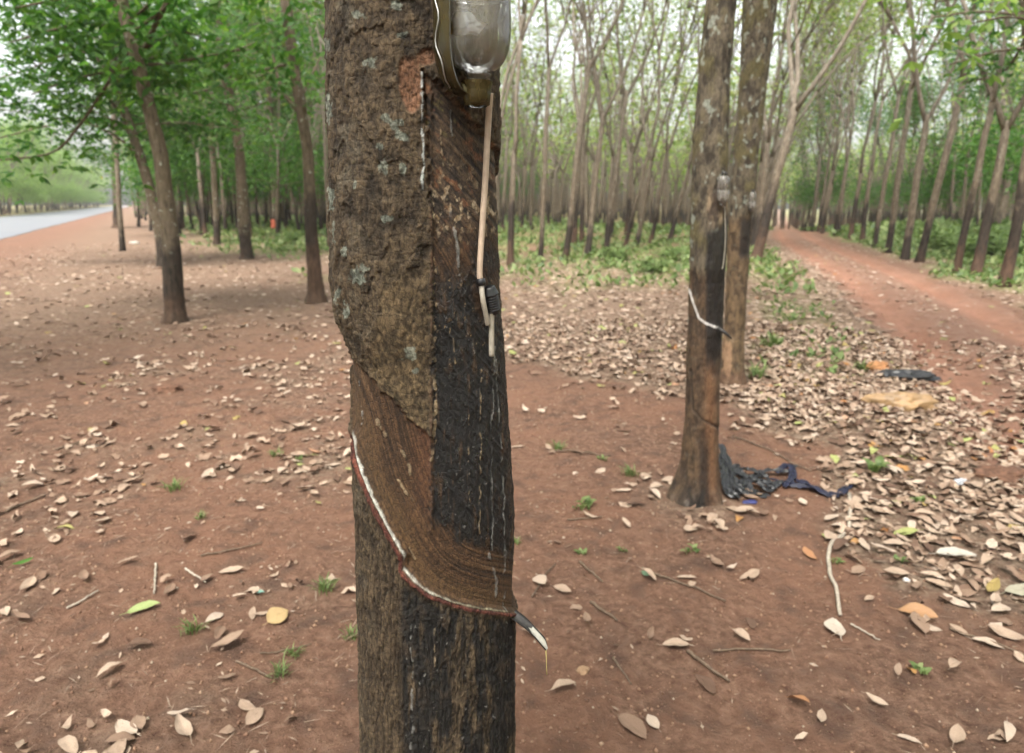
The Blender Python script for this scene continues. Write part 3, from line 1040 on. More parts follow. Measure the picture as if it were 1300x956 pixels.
PALE_T = [forest_tree(1000 + i, 'pale') for i in range(12)]
GREEN_T = [forest_tree(2000 + i, 'green') for i in range(6)]
M['leaf_light'] = mat_leaf('light_green_foliage', [(0.0, (0.06, 0.12, 0.03)), (0.4, (0.13, 0.22, 0.05)), (0.8, (0.24, 0.33, 0.09)), (1.0, (0.34, 0.38, 0.13))], 0.5)
LIGHT_C = []
for _t, _c in GREEN_T:
    _m = _c.copy()
    _m.materials.clear()
    _m.materials.append(M['leaf_light'])
    LIGHT_C.append(_m)

# the main tree's own limbs and crown, above the frame
def crown_for(root, base, seed, mat, n=2600, length=2.6):
    rs = np.random.RandomState(seed)
    an = []
    for k in range(3):
        mb = MB()
        a = rs.uniform(0, 0.6) + k * 2.1
        add_limbs(mb, np.array(base), (math.cos(a) * 0.4, math.sin(a) * 0.4, 1), 0.06, length, 2, rs, an, 7)
        link('limb', mb.mesh('limb', M['bark'], True), root)
    V, Q, t = leaf_cloud(an, n, 0.7, (0.12, 0.19), seed, 0.7)
    link('crown', mesh_np('crown', V, Q, None, True, [mat], {'tint': t}), root)


crown_for(main_root, (MT.rows[-1, 1] - cxb, MT.rows[-1, 2] - cyb, 5.1), 71, M['leaf_pale'], 1800)


# ------------------------------------------------------------------ the two tapped trees along the path
def tapped_tree(prof, D, label, seed, feat, group):
    T = Trunk(prof, D)
    zl = float(T.rows[0, 0])
    cx0, cy0, r0 = [float(v) for v in T.at(zl)]
    gz = float(gh(cx0, cy0))
    last = T.rows[-1]
    sl = (T.rows[-1, 1:3] - T.rows[-4, 1:3]) / (T.rows[-1, 0] - T.rows[-4, 0])
    ext = [[last[0] + h, last[1] + sl[0] * h, last[2] + sl[1] * h, last[3] * (1 - 0.05 * h)] for h in (0.8, 1.8, 2.8)]
    T.rows = np.concatenate([[[min(zl, gz) - 0.12, cx0, cy0, r0 * 1.12]], T.rows, ext])
    zs = np.concatenate([np.linspace(T.rows[0, 0], last[0], 420), np.linspace(last[0], T.rows[-1, 0], 40)[1:]])
    sf = np.radians(np.linspace(-180, 180, 181)[:-1])
    Z, S = np.meshgrid(zs, sf, indexing='ij')
    P0 = T.surf(S, Z)
    px, py = project(P0)
    front = ss(1.75, 1.45, np.abs(S))
    x, y = P0[..., 0], P0[..., 1]
    nb = fbm(x * 7, y * 7, Z * 5, oct=3, s=seed)
    nm = fbm(x * 26, y * 26, Z * 12, oct=4, s=seed + 3)
    nf = fbm(x * 70, y * 70, Z * 45, oct=3, s=seed + 5)
    arc = S * 0.1
    fis = np.exp(-(fbm(arc * 70, Z * 7, oct=3, s=seed + 7) / 0.12) ** 2)
    C = lambda *a: np.array(a)
    col = mix3(C(0.030, 0.023, 0.016), C(0.125, 0.100, 0.068), ss(-0.6, 0.6, nm + 0.4 * nf))
    col = mix3(col, C(0.085, 0.07, 0.026), 0.7 * ss(-0.1, 0.35, nb + 0.3 * nm))
    col = mix3(col, C(0.24, 0.255, 0.21), 0.7 * ss(0.28, 0.42, fbm(x * 22, y * 22, Z * 20, oct=4, s=seed + 9)))
    disp = 0.005 * nb + 0.003 * nm + 0.0015 * nf - 0.003 * fis
    gloss = np.full(px.shape, 0.85)
    col, disp, gloss = feat(px, py, Z - gz, nb, nm, nf, S, front, col, disp, gloss, C)
    flare = np.exp(-np.clip(Z - gz, 0, None) / 0.10) * (0.012 + 0.03 * fbm(np.cos(S) * 1.3, np.sin(S) * 1.3, oct=2, s=seed + 13))
    P = T.surf(S, Z, disp + flare)
    mt, nt, out = newmat('tapped_bark')
    k = NT(nt)
    c = obj_coord(k)
    n1 = k.noise(k.mapping(c, (1, 1, 0.5)), 110, 6, 0.7)
    cc = k.mix(1.0, k.attr('reflectance', 'Color'), k.ramp(n1, [(0.3, 0.6), (0.7, 1.35)]), 'MULTIPLY')
    k.bsdf(out, cc, k.attr('gloss'), k.bump(n1, 0.6, 0.006), 0.3)
    root = empty('rubber_tree', (cx0, cy0, gz), label, 'tree', group)
    off = np.array([cx0, cy0, gz])
    me = mesh_np('trunk', P.reshape(-1, 3) - off, grid_quads(len(zs), len(sf), True), None, True, [mt], {'reflectance': np.clip(col, 0, 1).reshape(-1, 3), 'gloss': gloss.ravel()})
    link('trunk', me, root)
    crown_for(root, (T.rows[-1, 1] - cx0, T.rows[-1, 2] - cy0, T.rows[-1, 0] - gz - 0.1), seed + 40, M['leaf_pale'], 1800)
    return root, T


def feat2(px, py, hgt, nb, nm, nf, S, front, col, disp, gloss, C):
    w = 3 * nm
    blk = ss(894, 899, px + w) * ss(272, 300, py + 25 * nb) * (1 - ss(425, 470, py - 0.4 * (px - 895) + 30 * nb)) * front
    blk = np.maximum(blk, 0.8 * ss(886, 892, px + w) * (1 - ss(897, 905, px)) * ss(545, 580, py + 20 * nm) * front * ss(-0.3, 0.1, nm + 0.2))
    up = ss(896, 901, px + w) * ss(228, 250, py) * ss(300, 270, py) * front
    col = mix3(col, mix3(C(0.05, 0.035, 0.025), C(0.22, 0.16, 0.10), ss(-0.3, 0.4, nm)), up)
    tw = ss(330, 352, py + 18 * nb - 0.3 * (px - 875)) * front
    woodc = mix3(C(0.026, 0.016, 0.010), C(0.085, 0.050, 0.028), ss(-0.6, 0.6, nm + 0.5 * nf))
    woodc = mix3(woodc, C(0.20, 0.09, 0.04), 0.5 * np.exp(-((px - 902) / 7) ** 2) * ss(430, 480, py))
    col = mix3(col, woodc, 0.9 * tw)
    col = mix3(col, C(0.012, 0.010, 0.009), 0.93 * np.clip(blk, 0, 1))
    base = ss(0.14, 0.02, hgt + 0.05 * nm)
    col = mix3(col, mix3(C(0.014, 0.013, 0.012), C(0.10, 0.095, 0.09), ss(0.2, 0.6, nm)), 0.85 * base * np.exp(-((px - 885) / 26) ** 2) * front)
    cutl = [(868, 352), (875, 372), (880, 388), (886, 404), (896, 411), (913, 417)]
    d = dist_poly(px, py, cutl)
    lat = ss(1.6, 0.7, d + 0.5 * nf) * front
    col = mix3(col, C(0.52, 0.49, 0.46), lat)
    disp = disp - 0.006 * tw * (1 - ss(405, 425, py)) - 0.004 * np.clip(blk, 0, 1) + 0.003 * lat
    d2 = dist_poly(px, py, [(877, 470), (879, 520), (890, 532), (905, 540), (912, 543)])
    disp = disp - 0.005 * ss(3, 0.5, d2) * front
    col = mix3(col, C(0.02, 0.014, 0.01), 0.7 * ss(2.2, 0.6, d2) * front)
    gloss = gloss - 0.35 * np.clip(blk, 0, 1) - 0.3 * lat
    return col, disp, gloss


def feat3(px, py, hgt, nb, nm, nf, S, front, col, disp, gloss, C):
    tw = ss(262, 285, py + 20 * nb) * front
    col = mix3(col, mix3(C(0.048, 0.03, 0.017), C(0.145, 0.092, 0.05), ss(-0.6, 0.6, nm + 0.5 * nf)), 0.85 * tw)
    blk = ss(937, 942, px + 2 * nm + 0.06 * (py - 300)) * ss(268, 285, py + 10 * nb) * (1 - ss(318, 340, py + 14 * nb)) * front
    col = mix3(col, C(0.014, 0.011, 0.01), 0.9 * blk)
    pal = np.exp(-((px - 923) / 7) ** 2) * ss(425, 445, py + 10 * nm) * (1 - ss(470, 485, py)) * front
    col = mix3(col, C(0.40, 0.24, 0.14), 0.45 * ss(0.35, 0.7, pal + 0.4 * nm))
    red = ss(465, 480, py + 8 * nm) * front
    col = mix3(col, C(0.10, 0.052, 0.032), 0.6 * red)
    disp = disp - 0.006 * tw * (1 - ss(420, 440, py)) - 0.003 * blk
    return col, disp, gloss - 0.3 * blk


G2 = 'tapped rubber trees beside the red path'
prof2 = [(-40, 898, 939), (0, 896, 936), (100, 886, 927), (180, 879, 925), (280, 877, 924), (340, 875, 922), (400, 873, 919), (480, 871, 914), (540, 869, 913), (590, 863, 912), (612, 856, 912), (628, 850, 913), (638, 847, 914)]
g = ground_at(880, 632)
tree2, T2 = tapped_tree(prof2, float(math.hypot(g[0], g[1])) + 0.02, 'tapped tree with a black stripe, thin white latex line and black plastic at its foot', 501, feat2, G2)
prof3 = [(-40, 947, 993), (0, 943, 988), (100, 939, 975), (200, 930, 963), (250, 926, 959), (280, 924, 955), (340, 922, 951), (430, 918, 945), (470, 915, 945), (488, 912, 947)]
g = ground_at(930, 487)
tree3, T3 = tapped_tree(prof3, float(math.hypot(g[0], g[1])) + 0.02, 'mossy tapped tree with pale scraped base standing close behind the black striped tree', 601, feat3, G2)


# ------------------------------------------------------------------ trees with a traced stance
def stance_tree(pix, label, group, seed, kind='green', limbs=(), crown=2400, mat='bark_road', n_low=0, low_z=(2.2, 4.0), crown_at=None):
    """pix: (x, y, width) readings from foot to top, on the upright plane through the foot"""
    g = ground_at(pix[0][0], pix[0][1])
    Y = g[1]
    rs = np.random.RandomState(seed)
    P = []
    for (x_, y_, w_) in pix:
        p = on_plane(x_, y_, Y)
        dep = (p - CAM) @ FW
        P.append([p[0], p[1], p[2], w_ * dep / F / 2])
    P = np.array(P)
    P[0, 2] = g[2] - 0.1
    d = (P[-1, :3] - P[-2, :3])
    d /= np.linalg.norm(d)
    P = np.concatenate([P, [[*(P[-1, :3] + (d + [0, 0, 0.15]) * 1.3), P[-1, 3] * 0.85], [*(P[-1, :3] + (d + [0, 0, 0.3]) * 2.6), P[-1, 3] * 0.65]]])
    Q = spline(P, 70)
    hz = np.clip(Q[:, 2] - g[2], 0, None)
    rad = np.clip(Q[:, 3], 0.01, None) * (1 + 0.28 * np.exp(-hz / 0.08))
    off = np.array([g[0], g[1], g[2]])
    mb = MB()
    mb.tube(Q[:, :3] - off, rad, 18, True, 0.10, seed)
    root = empty('rubber_tree', tuple(off), label, 'tree', group)
    an = []
    for (lp, dy) in limbs:
        L = []
        for i, (x_, y_, w_) in enumerate(lp):
            p = on_plane(x_, y_, Y + dy * i / max(1, len(lp) - 1))
            L.append([*(p - off), w_ * Y / F / 2])
        L = spline(np.array(L), 18)
        ml = MB()
        ml.tube(L[:, :3], L[:, 3], 8, True, 0.08, seed + 3)
        link('limb', ml.mesh('limb', M[mat], True), root)
        an += [L[k, :3] for k in range(3, 18, 2)]
    link('trunk', mb.mesh('trunk', M[mat], True), root)
    top = Q[-1, :3] - off
    for k in range(3):
        a = rs.uniform(0, 0.6) + k * 2.1
        lm = MB()
        add_limbs(lm, top, (math.cos(a) * 0.5, math.sin(a) * 0.5, 1), Q[-1, 3] * 0.7, 1.8, 2, rs, an, 6)
        link('limb', lm.mesh('limb', M[mat], True), root)
    for k in range(n_low):
        zz = rs.uniform(*low_z)
        i = int(np.argmin(np.abs(hz - zz)))
        a = rs.uniform(0, 2 * math.pi)
        lm = MB()
        add_limbs(lm, Q[i, :3] - off, (math.cos(a), math.sin(a), 0.2), 0.022, rs.uniform(1.0, 1.9), 1, rs, an, 5, 0.5, -0.01)
        link('limb', lm.mesh('limb', M[mat], True), root)
    V, Qd, t = leaf_cloud(an, crown, 0.5, (0.11, 0.17), seed, 0.6, 0.45)
    link('crown', mesh_np('crown', V, Qd, None, True, [M[{'green': 'leaf_green', 'light': 'leaf_light'}[kind]]], {'tint': t}), root)
    return root


GL = 'rubber trees between the foreground tree and the road'
stance_tree([(223, 409, 27), (221, 380, 24), (218, 318, 22), (211, 260, 19), (204, 200, 18), (190, 140, 17), (175, 80, 16), (160, 25, 16), (150, -20, 15)],
            'leaning lichen-spotted tree, the one nearest the camera on the bare soil towards the road', GL, 31, 'green',
            [([(204, 52, 5), (160, 70, 4), (130, 117, 4), (100, 160, 3.5), (66, 194, 3), (0, 203, 2.5)], 0.8), ([(183, 62, 6), (198, 30, 6), (216, -5, 5)], -0.5), ([(176, 85, 4), (130, 92, 3.5), (80, 105, 3), (40, 120, 2)], 1.5), ([(165, 40, 4), (110, 30, 3.5), (60, 40, 3), (10, 55, 2)], 1.0), ([(160, 20, 4), (120, -10, 3.5), (70, 0, 3), (20, 10, 2)], -0.5), ([(182, 100, 3), (150, 60, 3), (110, 65, 2.5), (60, 75, 2)], 2.2), ([(190, 60, 3), (225, 40, 3), (265, 50, 2)], 1.5)], 10500, n_low=6, low_z=(2.7, 4.2))
stance_tree([(208, 338, 15), (204, 300, 14), (197, 268, 13), (183, 215, 12), (167, 167, 11), (152, 120, 10), (143, 70, 10), (130, 0, 9)],
            'darker tree leaning left close behind the lichen-spotted leaning tree', GL, 32, 'green', [([(160, 150, 4), (120, 110, 3), (70, 100, 2.5), (20, 60, 2)], -1.5), ([(150, 110, 4), (100, 50, 3), (40, 20, 2)], 1), ([(165, 165, 4), (130, 150, 3), (60, 160, 2.5), (0, 175, 2)], 2), ([(180, 205, 3), (150, 175, 3), (100, 150, 2)], -1), ([(150, 90, 3), (90, 70, 3), (30, 90, 2), (-40, 110, 2)], 3)], 19000, n_low=13, low_z=(2.8, 6))
stance_tree([(401, 383, 27), (401, 370, 21), (399, 340, 18), (395, 290, 16), (391, 200, 14), (381, 130, 14), (374, 90, 14), (366, 30, 14), (360, -20, 13)],
            'straight grey-barked tree with flared foot and black band, next to the foreground trunk', GL, 33, 'green', [([(377, 140, 6), (362, 120, 5), (352, 95, 4), (345, 60, 3)], 0.3), ([(385, 118, 4), (396, 95, 3), (408, 70, 2.5)], 0.5), ([(372, 80, 3.5), (330, 90, 3), (280, 108, 2.2)], 1)], 900)
stance_tree([(313, 329, 17), (313, 320, 15), (309, 280, 14), (304, 200, 12), (297, 150, 12), (288, 105, 12), (281, 60, 11), (272, 0, 10)],
            'brown tree whose dark foot stands midway between the two grey-barked trees', GL, 34, 'green', [([(285, 106, 4), (272, 112, 3.5), (240, 118, 2.5), (195, 120, 1.5)], 1), ([(290, 100, 4), (330, 96, 3), (375, 85, 2)], -1)], 7000, n_low=10, low_z=(3.2, 6))
stance_tree([(275, 311, 9), (275, 280, 8), (271, 210, 7), (268, 150, 7), (268, 95, 7), (273, 40, 6), (278, 0, 6)],
            'very thin straight tree with a black foot left of the brown tree', GL, 35, 'green', [([(268, 110, 3), (240, 60, 2), (215, 45, 1.5)], 1), ([(272, 40, 3), (295, 20, 2), (318, 0, 1.5)], 1)], 7000, n_low=10, low_z=(3.2, 7))
pt = stance_tree([(351, 297, 12), (351, 285, 11), (349, 250, 9), (346, 200, 9), (343, 140, 8), (340, 60, 8), (338, 0, 7)],
                 'tree with a red painted patch on its dark foot', GL, 36, 'green', [], 2600, n_low=5, low_z=(4, 8))
stance_tree([(149, 289, 12), (149, 280, 10), (148, 250, 9), (146, 220, 8), (146, 150, 8), (145, 80, 7), (145, 0, 7)],
            'grey roadside tree standing alone at the edge of the asphalt road', GL, 37, 'green', [], 14000, n_low=22, low_z=(3.5, 10))
stance_tree([(1335, 352, 20), (1328, 250, 17), (1315, 120, 15), (1302, 0, 14)], 'leafy tree at the right edge whose dark green boughs hang over the path', 'rubber trees along the far path edge', 38, 'green',
            [([(1308, 60, 4), (1262, 66, 3), (1205, 82, 2)], 0.5), ([(1303, 20, 4), (1245, 15, 3), (1185, 22, 2)], -0.5), ([(1306, 40, 4), (1275, 90, 3), (1225, 105, 2)], 1)], 3600)
stance_tree([(1450, 470, 26), (1440, 300, 22), (1425, 120, 20), (1410, 0, 18)], 'light green boughs of big leaves reaching in at the upper right corner', 'rubber trees along the far path edge', 39, 'light',
            [([(1415, 30, 5), (1340, 8, 4), (1270, -8, 3), (1190, 2, 2)], 0.4), ([(1420, 60, 5), (1350, 40, 4), (1290, 22, 3), (1240, 28, 2)], -0.4), ([(1412, 10, 4), (1350, -25, 3), (1290, -30, 2)], 0.6)], 1500)
PLACED = [(223, 409), (208, 338), (401, 383), (313, 329), (275, 311), (351, 297), (149, 289), (957, 330)]

# paint patch on the marked tree
mk = mat_simple('red_paint', (0.26, 0.060, 0.028), 0.7, 0.75, 9)
gpt = ground_at(351, 297)
pm = MB()
a = np.linspace(-0.9, 1.2, 14)
zz = np.linspace(0.30, 0.72, 10)
A, ZZ = np.meshgrid(a, zz, indexing='xy')
cxp = np.interp(ZZ, [0, 2], [0, -0.06])
rr_ = np.interp(ZZ, [0.25, 0.85], [0.255, 0.205]) + 0.012 * fbm(A * 2, ZZ * 6, oct=2, s=5)
pm.add(np.stack([cxp + rr_ * np.sin(A), -rr_ * np.cos(A), ZZ], -1).reshape(-1, 3), grid_quads(10, 14))
link('paint_patch', pm.mesh('paint_patch', mk), pt)

# ------------------------------------------------------------------ plantation rows
def ordinal(n):
    return ['first', 'second', 'third', 'fourth', 'fifth', 'sixth', 'seventh', 'eighth', 'ninth', 'tenth', 'eleventh', 'twelfth'][n]


ROWQ = {0: 0.0}
for k in range(1, 13):
    ROWQ[-k] = -6.4 * k
for k in range(0, 9):
    ROWQ[k + 1] = 4.15 + 6.4 * k
placed_xy = [ground_at(*p)[:2] for p in PLACED]
cand = []
for k, q0 in ROWQ.items():
    start = 18.0 if k == 0 else (0.6 if k > 0 else 0.3)
    for n in range(60):
        p = start + n * 2.45 + RS.uniform(-0.18, 0.18)
        q = q0 + RS.normal(0, 0.14)
        q = q + bend(p) * (1.0 if k > 0 else (0.5 if k == 0 else 0))
        x, y = xy(q, p)
        if y < 3 or abs(math.atan2(x, y)) > R(40):
            continue
        d = math.hypot(x, y)
        if d > 150:
            continue
        if RS.rand() < 0.07:
            continue
        if road_d(x, y) > -4.5:
            continue
        if min((x - a) ** 2 + (y - b) ** 2 for a, b in placed_xy) < 4:
            continue
        pxx = CX + F * x / y / math.cos(TILT)
        if k < 0 and k > -3 and d < 15.5 and pxx < 640:
            continue                      # the clearing on the left holds only the traced trees
        if k >= 1 and d < 12 or k == 1 and d < 34:
            continue
        if k < 0 and 630 < pxx < 875 and d < 24:
            continue
        cand.append((d, k, q, p, x, y))
cand.sort()
NEAR = [c for c in cand if c[0] < 75][:235]
FAR = [c for c in cand if c not in NEAR]
protos = {}
counter = {}
ROWNAME = {0: 'row along the near path edge', 1: 'first row beyond the red path', 2: 'second row beyond the red path', -1: 'first row behind the foreground tree'}


def place_tree(src, kind, x, y, scale, rz, lean, label, group, zoff=0.0, extra=1.0):
    key = (kind, src)
    tm, cm = (PALE_T if kind == 'pale' else GREEN_T)[src]
    if key not in protos:
        root = empty('rubber_tree', (0, 0, 0), label, 'tree', group)
        link('trunk', tm, root)
        link('crown', cm, root)
        protos[key] = root
        o = root
    else:
        o = copy_tree(protos[key])
    o.location = (x, y, float(gh(x, y)) + zoff)
    o.rotation_euler = (lean[1], lean[0], rz)
    o.rotation_mode = 'ZYX'
    o.scale = (scale * extra, scale * extra, scale)
    tag(o, label, 'tree', group)
    return o


ZONES = {}
for (d, k, q, p, x, y) in NEAR:
    n = counter.get(k, 0)
    counter[k] = n + 1
    leftside = (x / y) < -0.27 or (k <= -4)
    kind = 'pale'
    if leftside and RS.rand() < 0.62:
        kind = 'green'
    if k >= 2 and RS.rand() < 0.5 or k == 1 and RS.rand() < 0.2:
        kind = 'green'
    src = RS.randint(0, len(PALE_T if kind == 'pale' else GREEN_T))
    lean = (RS.normal(0.0, 0.03), RS.normal(0, 0.03))
    if k == 0:
        lean = (0.17 + RS.normal(0, 0.03), RS.normal(0, 0.03))
    elif k == 1:
        lean = (RS.normal(0.05, 0.04), RS.normal(0, 0.03))
    elif k == -1 or k == -2:
        lean = (RS.normal(0.05, 0.03), RS.normal(0, 0.03))
    if k in ROWNAME and n < 9 and d < 48:
        label = f'{ordinal(n)} tree, counted from the camera, in the {ROWNAME[k]}'
        group = 'rubber trees in the ' + ROWNAME[k]
    else:
        side = 'beyond the red path' if k > 0 else ('near the asphalt road' if leftside else 'behind the tapped trees')
        lk = 'slender pale-crowned tree' if kind == 'pale' else 'green leafy tree with dark foot'
        label = f'{lk} deep in the rows {side}'
        group = label
    place_tree(src, kind, x, y, RS.uniform(0.9, 1.15), RS.uniform(0, 6.28), lean, label, group, 0, RS.uniform(0.8, 1.02))

FRONT = [(648, 338, 'left'), (686, 333, 0), (717, 330, 0), (745, 328, 0), (769, 322, 0), (793, 317, 0), (808, 313, 0), (826, 310, 0), (850, 307, 0)]
BEYOND = [(1275, 364, 0), (1239, 350, 0), (1214, 347, 0), (1167, 333, 0), (1148, 330, 0), (1127, 321, 0), (1110, 314, 0), (1094, 309, 0), (1079, 304, 0), (1064, 300, 0)]
for i, (px, py, _) in enumerate(FRONT):
    g = ground_at(px, py)
    place_tree((i * 4) % 9, 'pale', g[0], g[1], RS.uniform(0.95, 1.1), RS.uniform(0, 6.28), (0.02 + 0.02 * i, RS.normal(0, 0.02)), f'{ordinal(i)} trunk along the weedy strip, counted from the foreground tree rightwards', 'rubber trees along the weedy strip', 0, 0.85)
for i, (px, py, _) in enumerate(BEYOND):
    g = ground_at(px, py)
    place_tree((i * 5 + 1) % 9, 'pale', g[0], g[1], RS.uniform(0.95, 1.1), RS.uniform(0, 6.28), (0.03 + RS.normal(0, 0.02), RS.normal(0, 0.02)), f'{ordinal(i)} trunk, counted from the camera, along the far edge of the red path', 'rubber trees along the far path edge', 0, 1.0)

rl_ = np.random.RandomState(404)
for i, px in enumerate(np.arange(228, 414, 7.5)):
    g = ground_at(px + rl_.uniform(-3, 3), [301, 289, 295, 284][i % 4] + rl_.uniform(-3, 3))
    if road_d(g[0], g[1]) > -5 or min((g[0] - a) ** 2 + (g[1] - b) ** 2 for a, b in placed_xy) < 3:
        continue
    kd = 'green' if rl_.rand() < 0.45 else 'pale'
    place_tree(rl_.randint(0, 6), kd, g[0], g[1], rl_.uniform(0.9, 1.1), rl_.uniform(0, 6.28), (rl_.normal(-0.02, 0.02), rl_.normal(0, 0.02)), 'thin dark-footed tree in the crowded far rows between the road and the foreground tree', 'far thin trees between road and foreground tree', 0, 1.0)

# the leaning tree by the path, first of the row after the gap
gl = ground_at(958, 333)
tm, cm = PALE_T[3]
rl = empty('rubber_tree', tuple(gl), 'tree leaning over the red path just behind the mossy tapped pair', 'tree', 'rubber trees in the ' + ROWNAME[0])
link('trunk', tm, rl)
link('crown', cm, rl)
rl.scale = (1.25, 1.25, 1.05)
rl.rotation_euler = (0, 0.17, 1.0)
rl.rotation_mode = 'ZYX'

# trees across the asphalt road
nx = 0
for rowi, off in enumerate((11.5, 17.0, 23.0)):
    for s in np.arange(10, 330, 5.0 if rowi == 0 else 8.0):
        s = s + RS.uniform(-1, 1)
        pt_ = ROADP + ROADDIR * s + ROADNRM * (off + RS.normal(0, 0.4))
        x, y = pt_
        if y < 10:
            continue
        pxx = CX + F * (x / (y * math.cos(TILT)))
        if pxx < -60 or pxx > 215:
            continue
        si = RS.randint(0, 6)
        o = place_tree(si, 'green', x, y, RS.uniform(0.95, 1.2), RS.uniform(0, 6.28), (0, 0), 'leafy tree with dark foot in the rows across the asphalt road', 'trees across the asphalt road', 0, 1.35)
        for ch in o.children:
            if ch.name.startswith('crown'):
                ch.data = LIGHT_C[si]
        nx += 1

# far woods: everything beyond the trees one can tell apart, plus unseen shade trees
def far_woods_and_shade_trees():
    mb = MB()
    V_, Q_, T_, n_ = [], [], [], 0
    rs = np.random.RandomState(77)
    spots = [(c[4], c[5]) for c in FAR]
    for c in cand:
        if c[0] > 36 and rs.rand() < 0.75:
            q, p = qp(c[4], c[5])
            spots.append(xy(q + (3.2 if q < -4 or q > 5 else -2.0) + rs.normal(0, 0.5), p + 1.2))
    spots = [(x, y) for x, y in spots if not ((-0.9 < qp(x, y)[0] - bend(qp(x, y)[1]) < 4.2 and math.hypot(x, y) < 185) or -4.5 < road_d(x, y) < ROADW + 2)]
    for a in np.linspace(-44, 44, 240):
        for rr_ in (95, 120, 150, 210):
            aa, dd = R(a + rs.uniform(-0.3, 0.3)), rr_ * rs.uniform(0.9, 1.1)
            x, y = dd * math.sin(aa), dd * math.cos(aa)
            q, p = qp(x, y)
            if road_d(x, y) > -5 and road_d(x, y) < ROADW + 28:
                continue
            spots.append((x, y))
    around = []  # unseen trees behind and beside the camera, added to shade the foreground
    for k in range(-4, 4):
        for n in range(-9, 3):
            q, p = (k * 6.4 if k <= 0 else 4.15 + (k - 1) * 6.4), n * 2.45 + rs.uniform(-.3, .3)
            x, y = xy(q, p)
            if (y < -1.2 or abs(math.atan2(x, y)) > R(55)) and math.hypot(x, y) > 2.2:
                around.append((x, y))
    for (x, y) in around:
        z = float(gh(x, y))
        h = rs.uniform(9, 12)
        mb.tube(np.array([[x, y, z - 0.2], [x, y, z + 4], [x + rs.normal(0, .4), y, z + h * 0.8]]), [0.12, 0.09, 0.04], 8, False)
        A = np.stack([x + rs.normal(0, 1.3, 14), y + rs.normal(0, 1.3, 14), z + rs.uniform(0.48 * h, h, 14)], 1)
        V, Q, t = leaf_cloud(A, 2300, 0.8, (0.13, 0.20), rs.randint(1e6), 0.8, 0.3)
        V_.append(V)
        Q_.append(Q + n_)
        T_.append(t)
        n_ += len(V)
    n = n_
    for (x, y) in spots:
        z = float(gh(x, y))
        h = rs.uniform(9, 13)
        l = rs.normal(0, 0.03, 2)
        pts = np.array([[x, y, z - 0.2], [x + l[0] * 4, y + l[1] * 4, z + 4], [x + l[0] * h + rs.normal(0, .6), y + l[1] * h, z + h * 0.85]])
        mb.tube(pts, [0.14, 0.10, 0.04], 6, False)
        for _ in range(2):
            e = pts[1] + np.array([rs.normal(0, 1.3), rs.normal(0, 1.3), rs.uniform(3, 6)])
            mb.tube(np.array([pts[1], (pts[1] + e) / 2 + [0, 0, -.2], e]), [0.07, 0.05, 0.03], 5, False)
        A = np.stack([x + rs.normal(0, 1.5, 10), y + rs.normal(0, 1.5, 10), z + rs.uniform(0.45 * h, h, 10)], 1)
        V, Q, t = leaf_cloud(A, 210, 0.9, (0.3, 0.45), rs.randint(1e6), 0.8, 0.3)
        V_.append(V)
        Q_.append(Q + n)
        T_.append(t)
        n += len(V)
    o = empty('far_woods_and_shade_trees', (0, 0, 0), 'pale far mass of plantation trees closing the view between the nearer trunks, plus unseen shade trees added around the camera', 'woods')
    o['kind'] = 'stuff'
    a = link('trunk', mb.mesh('trunk', M['bark'], True), o)
    b = link('crown', mesh_np('crown', np.concatenate(V_), np.concatenate(Q_), None, True, [M['leaf_pale']], {'tint': np.concatenate(T_)}), o)
    a['kind'] = b['kind'] = 'stuff'


far_woods_and_shade_trees()

# ------------------------------------------------------------------ leaf litter, single leaves, weeds
def scatter(n_try, rmin, rmax, densf, dmax, seed, amax=42):
    rs = np.random.RandomState(seed)
    a = np.radians(rs.uniform(-amax, amax, n_try))
    r = np.sqrt(rs.uniform(rmin ** 2, rmax ** 2, n_try))
    x, y = r * np.sin(a), r * np.cos(a)
    keep = rs.uniform(0, dmax, n_try) < densf(x, y)
    return x[keep], y[keep]


def tree_clear(x, y):
    ok = np.ones(len(x), bool)
    for (cx, cy, rr_) in [(cxb, cyb, 0.2), (tree2.location.x, tree2.location.y, 0.17), (tree3.location.x, tree3.location.y, 0.17)]:
        ok &= np.hypot(x - cx, y - cy) > rr_
    return ok


def leaf_params(n, seed, x, y):
    rs = np.random.RandomState(seed)
    az = rs.uniform(0, 2 * math.pi, n)
    tl = rs.normal(0, 0.16, n)
    D = norm(np.stack([np.cos(az), np.sin(az), tl], 1))
    N = norm(np.stack([rs.normal(0, 0.22, n), rs.normal(0, 0.22, n), np.ones(n)], 1))
    L = 0.042 + 0.070 * rs.uniform(0, 1, n) ** 1.2
    W = L * rs.uniform(0.34, 0.66, n)
    curl = rs.normal(0.05, 0.30, n)
    fold = rs.uniform(-0.2, 0.5, n)
    wav = rs.normal(0, 0.75, n)
    z = gh(x, y) + 0.006 + np.abs(tl) * L * 0.3 + rs.uniform(0, 0.014, n)
    return np.stack([x, y, z], 1), D, N, L, W, curl, fold, wav, rs.uniform(0, 1, n)


